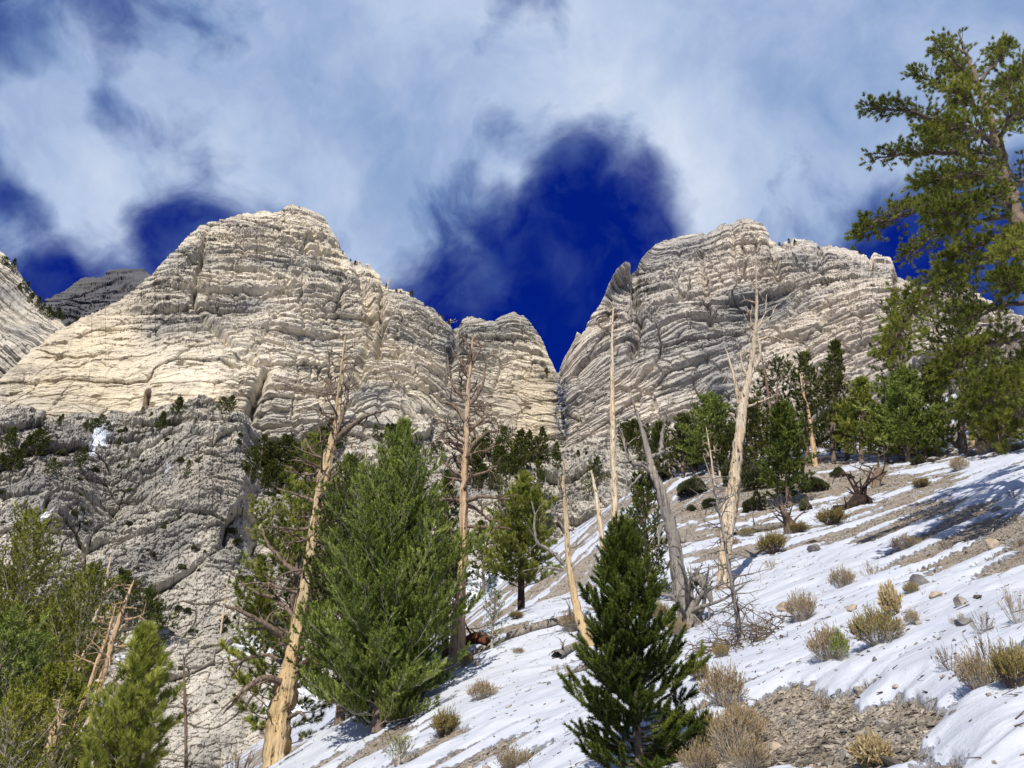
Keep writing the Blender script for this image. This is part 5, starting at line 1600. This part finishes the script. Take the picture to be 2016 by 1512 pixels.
def place_copy(proto, label, cat, p, s, rz, group=None, first=[None]):
    o = copy_tree(proto)
    o.location = [float(v) for v in p]
    o.scale = (float(s[0]), float(s[0]), float(s[1])) if np.iterable(s) else (float(s),) * 3
    o.rotation_euler = (0, 0, rz)
    tag(o, label, cat, group)
    return o


def build_shrubs():
    def proto(name, seed, leafmat, stemmat, **kw):
        o = thing(name, 'dry shrub', 'shrub', (0, 0, 0))
        gs, gl = bush(seed, **kw)
        gs.build('stems', M[stemmat], o)
        if gl.n:
            gl.build('foliage', M[leafmat], o, smooth=False)
        return o
    kinds = {
        'tan': [proto('shrub', 1, 'tan', 'twig', R=.5, Hh=.5, stems=150, sub=7, tipsize=.03, n_tip=12, rad_tip=.022), proto('shrub', 2, 'tan', 'twig', R=.5, Hh=.42, stems=130, sub=7, tipsize=.03, n_tip=11, rad_tip=.024)],
        'ochre': [proto('shrub', 3, 'ochre', 'twig_dark', R=.5, Hh=.5, stems=160, sub=8, tipsize=.04, n_tip=14, rad_tip=.025), proto('shrub', 4, 'ochre', 'twig', R=.5, Hh=.4, stems=140, sub=8, tipsize=.04, n_tip=13, rad_tip=.025)],
        'open': [proto('shrub', 5, 'tan', 'twig', R=.5, Hh=.5, stems=34, sub=5, tipsize=.035, n_tip=10, rad_tip=.022, stem_r=.005), proto('shrub', 6, 'tan', 'twig_dark', R=.5, Hh=.5, stems=26, sub=5, tipsize=.03, n_tip=8, rad_tip=.02, stem_r=.005)],
        'green': [proto('shrub', 7, 'lf_olive', 'twig', R=.5, Hh=.5, stems=60, sub=6, tipsize=.05, n_tip=14, rad_tip=.035)],
        'straw': [proto('grass_tuft', 8, 'straw', 'twig', R=.4, Hh=.5, stems=60, sub=2, tipsize=.16, n_tip=16, rad_tip=.12)],
    }
    rng = np.random.default_rng(3)
    used = set()

    def put(kind, label, X, Y, w, h, cat='shrub', group='dry shrubs on the snow slope', p=None):
        pr = kinds[kind][int(rng.integers(len(kinds[kind])))]
        q = (gpos(X, Y) if X > 560 else gpos(X, Y, 3, 24)) if p is None else p
        t = to_px(q)[2]
        sx, sz = 0.84 * w * t / F, 0.86 * h * t / F / 0.5
        q = q - np.array([0, 0, 0.03])
        if pr.name not in used:
            used.add(pr.name)
            o = pr
            o.location = [float(v) for v in q]
            o.scale = (sx, sx, sz)
            tag(o, label, cat, group)
        else:
            o = place_copy(pr, label, cat, q, (sx, sz), rng.random() * 6.28, group)
    L = [
        ('tan', 'low tan shrub alone on the snow right of the large pine foot', 950, 1398, 74, 44), ('ochre', 'ochre shrub on the snow below the large pine, left of the lone tan one', 876, 1450, 66, 54),
        ('tan', 'tan shrub cut by the bottom edge left of the bottle-brush conifer', 1012, 1506, 96, 46), ('tan', 'dense brown-tipped round shrub on the snow right of the small grey dead sapling', 1584, 1242, 74, 58),
        ('tan', 'left shrub of the large clump in the middle of the right snowfield', 1638, 1322, 96, 78), ('ochre', 'right and biggest shrub of the large clump in the middle of the right snowfield', 1735, 1290, 120, 84),
        ('green', 'green sprouting shrub in front of the large clump', 1662, 1322, 44, 62), ('straw', 'pale grass tuft growing out of the top of the large clump', 1762, 1225, 56, 62),
        ('tan', 'brown shrub at the lower end of the short gravel streak above the large clump', 1665, 1178, 66, 42), ('open', 'thin open shrub on the short gravel streak above the large clump', 1722, 1148, 60, 44),
        ('ochre', 'ochre shrub at the edge of the scree right of the tall pale dead tree', 1524, 1090, 66, 44), ('ochre', 'low ochre shrub on the scree below the black root mass', 1640, 1034, 76, 34),
        ('ochre', 'small ochre shrub above the one beside the tall pale dead tree', 1574, 1050, 52, 22), ('tan', 'wide low tan shrub on the snow above the short gravel streak', 1788, 1086, 76, 26),
        ('open', 'grey open shrub at the lower end of the long gravel streak', 1866, 1088, 46, 26), ('ochre', 'small ochre shrub hugging the dark boulder on the snow', 1800, 1190, 38, 28),
        ('open', 'grey stalky shrub in front of a small grey rock on the lower snow', 1712, 1372, 58, 42), ('open', 'bare stalky shrub at the upper edge of the bottom gravel patch', 1622, 1402, 54, 42),
        ('tan', 'small tan shrub at the right tip of the large clump', 1802, 1245, 36, 38), ('open', 'stalky shrub at the left of the group on the right edge', 1880, 1352, 70, 56),
        ('tan', 'bushy tan shrub in the middle of the group on the right edge', 1935, 1388, 90, 76), ('open', 'branching dark-stemmed shrub with orange tips in the group on the right edge', 1958, 1372, 100, 110),
        ('ochre', 'ochre shrub cut by the right edge, lowest of that group', 2010, 1390, 90, 90), ('open', 'grey stalky shrub above the group on the right edge', 1945, 1278, 66, 50), ('open', 'bare twiggy shrub cut by the right edge above the stalky ones', 2012, 1260, 60, 80),
        ('tan', 'tall tan shrub right of the bottle-brush conifer, highest of the bottom clump', 1432, 1412, 110, 90), ('tan', 'large tan shrub in the middle of the bottom clump right of the bottle-brush conifer', 1460, 1480, 130, 110),
        ('open', 'grey bare-twigged shrub inside the bottom clump right of the bottle-brush conifer', 1450, 1500, 120, 90), ('ochre', 'ochre shrub under the right branches of the bottle-brush conifer', 1396, 1470, 90, 80),
        ('ochre', 'pale ochre shrub at the foot of the bottle-brush conifer', 1310, 1520, 100, 70), ('tan', 'tan shrub at the bottom edge between the conifer foot and the bottom clump', 1380, 1530, 100, 60), ('tan', 'tan shrub cut by the bottom edge left of the gravel patch', 1480, 1540, 100, 60),
        ('straw', 'straw-coloured grass clump at the bottom edge of the gravel patch', 1722, 1512, 96, 62), ('tan', 'tan shrub beside the log at the foot of the curved golden trunk', 1128, 1262, 66, 42),
        ('tan', 'tiny tan shrub on the snow below the long grey fallen log', 1022, 1306, 30, 14), ('ochre', 'small ochre shrub at the foot of the conical green pine', 1016, 1236, 34, 18),
        ('tan', 'dark brown shrub near the top of the snow slope', 1892, 930, 44, 34), ('ochre', 'ochre bush on the shaded snow near the top of the slope', 1816, 962, 42, 20), ('open', 'grey round bush below the pale boulder of the belt', 1910, 898, 30, 22),
        ('ochre', 'long dry tan hedge of grass at the very top right of the slope', 1990, 890, 60, 14), ('tan', 'dark purple-brown bush at the top right of the slope', 1950, 893, 60, 26), ('ochre', 'ochre shrub on the snow below the small grey dead sapling', 1378, 1362, 50, 44),
        ('ochre', 'small ochre shrub between the brush pile and the bottom clump', 1422, 1318, 40, 34), ('open', 'sparse stalks on the snow above the lone dark rock', 1900, 1260, 50, 30), ('open', 'small grey stalks poking through the snow under the tallest ochre shrub on the scree', 1520, 1128, 38, 24),
        ('tan', 'pale tan shrub behind the twisted grey stump', 1338, 1262, 50, 40), ('ochre', 'ochre shrub in front of the twisted grey stump', 1300, 1240, 60, 46), ('open', 'pinkish stalks on the snow high in the right snowfield', 1990, 1130, 44, 30),
        ('open', 'low stalks at the right edge of the snow', 2008, 1080, 34, 26), ('open', 'low stalks near the right edge above the long gravel streak', 1996, 985, 36, 18), ('ochre', 'low ochre shrub at the left end of the belt scree', 1470, 1062, 44, 20), ('tan', 'tan bush at the scree edge below the fallen log', 1446, 1078, 36, 20),
        ('open', 'small stalks on the snow between the log and the lone tan shrub', 1096, 1345, 26, 18), ('ochre', 'small ochre shrub beside the foot of the brown dead tree', 918, 1322, 34, 30), ('open', 'dark twiggy shrub at the left foot of the biggest golden dead tree', 470, 1498, 110, 80),
        ('tan', 'brown twiggy shrub at the bottom edge left of the biggest golden dead tree', 420, 1506, 90, 70), ('tan', 'small tan shrub at the bottom edge below the brown bark litter', 880, 1512, 40, 16)]
    for k, lab, X, Y, w, h in L:
        put(k, lab, X, Y, w, h, 'grass' if k == 'straw' else 'shrub', 'grass tufts on the snow slope' if k == 'straw' else 'dry shrubs on the snow slope')

    # evergreen mounds
    def mound(seed, n=900):
        r = np.random.default_rng(seed)
        g = Geo()
        a = r.random(n) * 6.28
        rr = np.sqrt(r.random(n)) * 0.5
        lump = 1 + 0.25 * np.sin(a * 3 + seed) * r.random()
        zz = np.sqrt(np.maximum(0, 1 - (rr / 0.5) ** 2)) * 0.5 * (0.55 + 0.45 * r.random(n) ** .5)
        P = np.stack([np.cos(a) * rr * lump, np.sin(a) * rr * lump, zz], 1)
        P = P * (0.72 + 0.55 * vnoise(P[:, 0] * 5, P[:, 1] * 5, P[:, 2] * 5, seed))[:, None]
        D = P + [0, 0, .15]
        needles(g, P, D, .04, .07, 14, .022, (15, 80), r, r.random(n))
        o = thing('evergreen_shrub', 'dark evergreen shrub', 'shrub', (0, 0, 0))
        g.build('foliage', M['lf_shrub'], o, smooth=False)
        gs = Geo()
        for k in range(14):
            b = r.random() * 6.28
            rnd_branch(gs, [0, 0, 0], [math.cos(b) * .8, math.sin(b) * .8, .6], .4, .012, r, 1, .3, 0, 2)
        gs.build('stems', M['twig_dark'], o)
        return o
    ms = [mound(31, 2600), mound(32, 1300), mound(33, 1300)]
    first = set()

    def putm(label, p, w, h, group='dark evergreen mounds', which=None):
        pr = ms[which if which is not None else int(rng.integers(3))]
        t = to_px(p)[2]
        sx, sz = w * t / F, h * t / F / 0.5
        if pr.name in first:
            c_ = place_copy(pr, label, 'shrub', p, (sx, sz), rng.random() * 6.28, group)
            c_.scale = (sx * (0.55 + 0.9 * rng.random()), sx * (0.55 + 0.9 * rng.random()), sz * (0.7 + 0.6 * rng.random()))
            c_.rotation_euler = (rng.normal() * .25, rng.normal() * .25, rng.random() * 6.28)
        else:
            first.add(pr.name)
            pr.location = [float(v) for v in p]
            pr.scale = (sx, sx, sz)
            tag(pr, label, 'shrub', group)
    for lab, X, Y, w, h in [('round dark evergreen mound on the pale scree left of the tall pale dead tree', 1366, 974, 56, 30), ('dark evergreen mound under the left end of the belt', 1306, 952, 52, 34), ('small round dark bush on the scree near the broken upright stump', 1651, 942, 26, 18),
                            ('dark spreading bush at the right foot of the forward dark conifer', 1608, 970, 46, 24), ('wide dark shrub mass right of the tall pale dead tree', 1490, 962, 76, 44), ('dark shrub under the wide dark mass, beside the pale trunk', 1462, 948, 60, 40),
                            ('little dark bush on the scree below the round mound', 1362, 1005, 20, 14), ('low olive mat of shrub below the forward dark conifer', 1490, 1008, 50, 16), ('small dark bush beside the small ones near the forward conifer', 1398, 998, 30, 14),
                            ('tiny dark bush beside the small round one on the scree', 1678, 945, 12, 8), ('small dark green bush below the bright green young pine of the belt', 1812, 915, 34, 16), ('small bright bush on the snow line by the forward dark conifer', 1590, 1010, 22, 20)]:
        putm(lab, gpos(X, Y), w, h)
    putm('largest round dark evergreen bush behind the short broken pole', lowpos(1150, 1142), 100, 118, which=0)
    putm('dark evergreen bush left of the largest round one, behind the curved golden trunk', lowpos(1085, 1130), 60, 50, which=0)
    # many small mounds dotted over the rock slope
    spots = []
    zones = [(250, 1000, 120, 60, 16), (120, 1080, 90, 60, 14), (330, 900, 90, 30, 10), (560, 1150, 60, 80, 10), (395, 1120, 70, 60, 22), (340, 1200, 60, 60, 14), (430, 1290, 60, 60, 12), (300, 1130, 60, 60, 8), (210, 920, 120, 50, 12), (600, 1020, 60, 60, 8), (930, 1080, 50, 50, 10), (640, 1240, 60, 90, 8), (420, 1000, 70, 60, 6), (90, 960, 60, 50, 6), (1000, 1080, 60, 60, 6), (1130, 920, 60, 30, 5)]
    for zx, zy, sx, sy, n in zones:
        for k in range(n):
            ax_, ay_, aw_ = zx + rng.normal() * sx, zy + rng.normal() * sy, 5 + 17 * rng.random() ** 2
            for q_ in range(int(rng.integers(1, 3))):
                spots.append((ax_ + rng.normal() * aw_ * .6, ay_ + rng.normal() * aw_ * .35, aw_ * (0.5 + 0.6 * rng.random())))
    for X, Y, w in spots:
        Y = max(Y, 880)
        putm('small dark shrub dotting the broken grey rock slope below the cliffs', lowpos(X, Y), w, w * (0.4 + 0.5 * rng.random()), 'small dark shrubs dotting the rock slope')


def surf(fn, X, Y, back=0.0):
    p = fn(X, Y)
    p[1] += back
    return p


def build_far_trees():
    """small distant conifers: three models, copied"""
    rng = np.random.default_rng(9)
    protos = []
    for i, (prof, nb, bare) in enumerate([([(0, .9), (.2, 1.3), (.5, 1.0), (.8, .5), (1, .05)], 46, 0), ([(0, .6), (.3, 1.5), (.6, 1.5), (.85, .9), (1, .2)], 50, 0.1), ([(0, .5), (.3, .9), (.6, .8), (.85, .4), (1, .05)], 40, 0.2)]):
        o = thing('conifer_tree', 'distant conifer', 'conifer', (0, 0, 0))
        gw, gl = Geo(), Geo()
        crown(gw, gl, (0, 0, 0), 6.0, prof, nb, np.random.default_rng(200 + i), r0=0.14, e0=5, e1=55, start=0.06, tw=0.45, tl=0.5, sh_len=.3, sh_n=12, nlen=.25, nw=.13, ang=(20, 80), shoot_gap=.35, bare=bare, branches_wood=False, twig_r=.015, gw2=Geo())
        gw.build('trunk', M['bark'], o)
        gl.build('crown', M['lf_far'], o, smooth=False)
        protos.append(o)
    used = set()

    def put(label, p, hpx, group, lean=0.0, wide=1.0):
        i = int(rng.integers(3))
        pr = protos[i]
        t = to_px(p)[2]
        s = hpx * t / F / 6.0
        if pr.name in used:
            o = place_copy(pr, label, 'conifer', p, (s * wide, s), rng.random() * 6.28, group)
        else:
            used.add(pr.name)
            o = pr
            o.location = [float(v) for v in p]
            o.scale = (s * wide, s * wide, s)
            tag(o, label, 'conifer', group)
    def band(label, group, pts, h0, h1, fn, wide=1.2):
        for X, Y in pts:
            p = lowpos(X, Y) if fn is None else surf(fn, X, Y)
            put(label, p, h0 * 0.7 + (h1 - h0 * 0.7) * rng.random() ** 1.3, group, wide=wide * (0.75 + 0.6 * rng.random()))
    g1 = [(490 + 11.5 * k + rng.normal() * 5, 985 - 5.2 * k + rng.normal() * 8) for k in range(14)] + [(505 + 13 * k + rng.normal() * 5, 945 - 2.5 * k + rng.normal() * 6) for k in range(13)]
    band('dark conifer in the small wood on the ledge left of the large pine top', 'dark conifers on the ledge below the left cliff', g1, 50, 78, None)
    g2 = [(925 + 9 * k + rng.normal() * 4, 968 - 1.5 * k + rng.normal() * 13) for k in range(20)] + [(930 + 14 * k + rng.normal() * 4, 925 + rng.normal() * 9) for k in range(10)]
    band('dark conifer in the wood below the middle cliff and the waterfall stain', 'dark conifers below the middle cliff', g2, 44, 72, None)
    band('dark conifer on the rocks at the left edge below the tilted ridge', 'dark conifers at the left edge', [(-20, 930), (-5, 945), (8, 925), (20, 950), (34, 930), (45, 915), (65, 925), (12, 905)], 44, 66, None)
    band('scrubby conifer on the rim where the left cliff meets the broken rock', 'scrubby conifers at the foot of the left cliff', [(165, 872), (182, 878), (196, 868), (206, 880), (275, 858), (290, 868), (312, 880), (330, 872), (345, 866), (118, 856), (110, 872), (230, 900), (250, 940), (60, 905), (430, 865), (445, 875), (150, 960), (380, 905), (90, 990), (360, 1010)], 26, 44, None)
    band('dark conifer behind the large pine top at the foot of the cliff', 'dark conifers behind the large pine top', [(660, 905), (672, 895), (640, 900), (735, 880), (748, 885), (760, 878), (770, 890), (850, 905), (862, 910)], 30, 50, None)
    band('small conifer on the skyline of the tilted ridge at the left edge', 'small conifers on the left ridge skyline', [(8, 530), (22, 540), (44, 565), (50, 580), (64, 592), (72, 610), (84, 616), (57, 600), (36, 575), (78, 625), (92, 634)], 20, 34, FN['edge'])
    band('small dark conifer in the gap below the far grey mountain top', 'small conifers below the far mountain', [(100, 625), (112, 620), (122, 628), (133, 618), (145, 628), (158, 612), (168, 606)], 18, 34, FN['edge'])
    band('tiny dark conifer on the skyline behind the left cliff shoulder', 'tiny conifers on the left cliff shoulder', [(674, 502), (680, 508), (690, 514), (700, 518), (760, 572), (768, 576), (780, 578), (788, 582), (810, 588), (862, 625), (870, 633), (882, 642), (1076, 738), (1070, 742)], 9, 16, FN['left'])
    band('tiny dark conifer on the skyline of the right cliff', 'tiny conifers on the right cliff top', [(1526, 486), (1536, 486), (1545, 486), (1555, 484), (1566, 484), (1612, 494)], 8, 14, FN['right'])
    band('dark conifer among the trees behind the leaning grey dead trunk', 'dark conifers behind the leaning grey trunk', [(1250, 905), (1262, 915), (1275, 925), (1288, 905), (1238, 915), (1300, 915)], 50, 76, None)
    for X, Y, hh, lab in [(30, 545, 16, 'white dead stem on the skyline of the left ridge, leftmost'), (66, 600, 18, 'white dead stem on the skyline of the left ridge, lowest'), (762, 572, 26, 'bleached dead stem on the shoulder of the left cliff against the blue sky'), (884, 640, 12, 'short white dead stem at the low saddle beside the middle cliff')]:
        fn = FN['edge'] if X < 100 else FN['left']
        p = surf(fn, X, Y)
        dead_tree('dead_tree', lab, p, [(X, Y), (X + 2, Y - hh * .5), (X + 4, Y - hh)], [4, 3, 1.5], 'dead_pale', seed=X, flute=0.2, sides=6, n=10, nrand=3, rl=(2, 5), rrad=.2, limb_mat='dead_pale')


def build_rocks():
    L = [('dark boulder at the lower end of the long gravel streak', 1812, 1172, 54, 32, 'stone_dark', 1), ('flat tan slab on the snow right of the dark boulder', 1850, 1192, 44, 16, 'stone_warm', 2), ('lone angular grey rock on the right snowfield', 1900, 1212, 38, 28, 'stone', 3),
         ('lone dark rock with dry stalks beside it on the right snowfield', 1906, 1262, 50, 22, 'stone_dark', 4), ('tan block in the long gravel streak near the right edge', 1958, 1090, 40, 28, 'stone_warm', 5), ('small tan rock on the upper snow, left of a pair', 1932, 1006, 24, 12, 'stone_warm', 6),
         ('flat grey rock on the upper snow, right of a pair', 1962, 1006, 34, 14, 'stone', 7), ('grey rock behind the stalky shrub on the lower snow', 1696, 1368, 36, 30, 'stone', 8), ('small dark block on the snow under the ochre scree shrub', 1606, 1092, 34, 18, 'stone_dark', 9),
         ('tan rock at the left of the dense round shrub', 1546, 1226, 32, 20, 'stone_warm', 10), ('large pale boulder on the scree right of the forward dark conifer', 1606, 962, 74, 56, 'stone', 11), ('pale rounded boulder at the top of the slope in the belt', 1898, 876, 52, 40, 'stone', 12),
         ('pale boulder beside the rounded one in the belt', 1935, 872, 40, 30, 'stone', 13), ('small pale boulder at the snow line under the belt', 1842, 908, 34, 12, 'stone', 14), ('dark block at the top of the bottom gravel patch', 1560, 1430, 26, 22, 'stone_dark', 15),
         ('grey angular rock in the middle of the bottom gravel patch', 1736, 1430, 38, 18, 'stone', 16), ('small dark rock right of the bottom gravel patch', 1792, 1462, 22, 14, 'stone_dark', 17), ('stump-like grey rock on the snow left of the bottle-brush conifer', 1118, 1345, 18, 20, 'stone', 18),
         ('grey rock at the bottom edge of the gravel patch', 1670, 1496, 44, 20, 'stone', 19), ('brown flat rock on the snow above the large clump', 1682, 1228, 32, 14, 'stone_warm', 20), ('small dark stone on the snow below the large clump', 1728, 1330, 16, 10, 'stone_dark', 21),
         ('grey rock poking from the snow by the foot of the lone tan shrub', 938, 1330, 20, 14, 'stone', 22), ('small dark stone on the snow left of the bottle-brush conifer', 1082, 1372, 12, 7, 'stone_dark', 23), ('little stone on the snow under the small bleached log', 1064, 1440, 18, 10, 'stone_dark', 24),
         ('tan rock in the gravel at the lower left of the bottom patch', 1530, 1480, 34, 18, 'stone_warm', 25), ('pale stone in the upper gravel streak', 1782, 1062, 22, 12, 'stone', 26), ('snow-capped dark rock at the bottom edge beside the conifer foot', 1410, 1506, 60, 40, 'stone_dark', 27),
         ('grey rock beside the right end of the large clump', 1812, 1250, 24, 12, 'stone', 28), ('jagged grey boulder under the largest round evergreen bush', 1180, 1148, 60, 50, 'stone', 29), ('grey rock on the scree beside the fallen log above the snow', 1600, 1062, 44, 12, 'stone', 30),
         ('small stone on the snow near the right edge', 1888, 1300, 12, 6, 'stone_dark', 31), ('small reddish stone on the snow beside the open shrub', 1770, 1380, 18, 8, 'stone_warm', 32)]
    for lab, X, Y, w, h, mat, sd in L:
        add_rock(lab, X, Y, w * .9, h * .85, None, mat, sd, rot=(sd * 1.7 % 1 - .5) * .5)
    # the loose scree: thousands of stones lying in the bare patches
    rng = np.random.default_rng(42)
    N = 125000
    az = np.radians(rng.uniform(-30, 38, N))
    r = 3.2 * np.exp(rng.random(N) * math.log(62 / 3.2))
    x, y = r * np.sin(az), r * np.cos(az)
    z, s = ground_z(x, y, True)
    keep = (s < 0.50) | (rng.random(N) < 0.012)
    X, Y, dep = to_px(np.stack([x, y, z], 1))
    keep &= (X > 300) & (X < 2150) & (Y > 860) & (Y < 1620)
    x, y, z, r, s = x[keep], y[keep], z[keep], r[keep], s[keep]
    n = len(x)
    size = np.exp(rng.normal(size=n) * 0.5) * 0.023
    size = np.maximum(size, r * 0.0016 * (0.7 + 0.6 * rng.random(n)))
    g = Geo()
    tv = []
    for k in range(8):
        V, Fc = rock_geo(900 + k, (1, .8, .5), 1 if k < 0 else 0, 0.5)
        V = V + np.random.default_rng(k).normal(size=V.shape) * 0.13
        tv.append((V, Fc))
    kk = rng.integers(0, 8, n)
    Vs, Fs, Ts, off = [], [], [], 0
    a = rng.random(n) * 6.28
    tx = rng.normal(size=n) * 0.3 + 0.2
    for k in range(8):
        m = kk == k
        V, Fc = tv[k]
        c, s_ = np.cos(a[m])[:, None], np.sin(a[m])[:, None]
        vx = V[None, :, 0] * c - V[None, :, 1] * s_
        vy = V[None, :, 0] * s_ + V[None, :, 1] * c
        vz = V[None, :, 2] * (0.7 + 0.6 * rng.random((m.sum(), 1))) + vx * tx[m][:, None]
        W = np.stack([vx, vy, vz], -1) * size[m][:, None, None]
        W = W + np.stack([x[m], y[m], z[m] + size[m] * 0.15], -1)[:, None]
        nv = V.shape[0]
        Fk = Fc[None] + (np.arange(m.sum()) * nv)[:, None, None]
        g.add(W.reshape(-1, 3), Fk.reshape(-1, 3), np.repeat(rng.random(m.sum()), nv))
    o = g.build('scree_stones', M['gravel'], None, (0, 0, 0), smooth=False)
    tag(o, 'loose grey and tan scree stones lying in the bare patches of the snow slope', 'scree', kind='stuff')
    print('stones', n)
    # twigs and needles shed on the snow
    g = Geo()
    for i in range(2600):
        if rng.random() < 0.6:
            cx, cy, cr = [(-2.0, 16, 3.0), (1.9, 17.5, 1.6), (4.2, 20, 1.8), (5.7, 21, 2.0), (3.8, 13.2, 1.4), (1.2, 8.5, 1.6), (-6.0, 20, 2.5), (-1.3, 20, 1.8)][int(rng.integers(8))]
            px_, py_ = cx + rng.normal() * cr, cy + rng.normal() * cr
        else:
            a_, r_ = math.radians(rng.uniform(-12, 34)), 4 * math.exp(rng.random() * 2.2)
            px_, py_ = r_ * math.sin(a_), r_ * math.cos(a_)
        pz_ = float(ground_z(px_, py_)[0]) + 0.006
        a_ = rng.random() * 6.28
        ll = 0.03 + 0.12 * rng.random() ** 2
        p = np.array([px_, py_, pz_])
        e = p + np.array([math.cos(a_) * ll, math.sin(a_) * ll, 0.02 * rng.random() + 0.38 * math.cos(a_) * ll])
        tube(g, np.array([p, e]), np.array([.006, .003]) * (0.5 + rng.random()), 3, 0, 0, rng.random())
    tag(g.build('twig_litter', M['twig_dark'], None), 'dark twig and needle litter scattered over the snow under the trees', 'litter', kind='stuff')
    # dead stalks and needles
    g = Geo()
    n = 2600
    az = np.radians(rng.uniform(-20, 38, n))
    r = 4 * np.exp(rng.random(n) * math.log(40 / 4))
    x, y = r * np.sin(az), r * np.cos(az)
    z, s = ground_z(x, y, True)
    for i in range(n):
        cl = fbm(x[i:i + 1] / 1.5, y[i:i + 1] / 1.5, 0, 2, 4)[0]
        if cl < 0.12 or s[i] > 0.72 and rng.random() < 0.9:
            continue
        p = np.array([x[i], y[i], z[i] - .01])
        for q in range(3):
            e = p + np.array([rng.normal() * .04, rng.normal() * .04, 0.05 + .09 * rng.random()])
            tube(g, np.array([p, e]), np.array([.0022, .0012]) * (1 + r[i] / 12), 3, 0, 0, rng.random())
    tag(g.build('dry_stalks', M['twig'], None), 'thin dry stalks sticking up out of the snow and gravel', 'dry stalks', kind='stuff')


import time
_t = time.time()
for fnc in (build_live_trees, limb_pine, build_dead_trees, build_logs, build_shrubs, build_far_trees, build_rocks):
    fnc()
    print(fnc.__name__, round(time.time() - _t, 1))
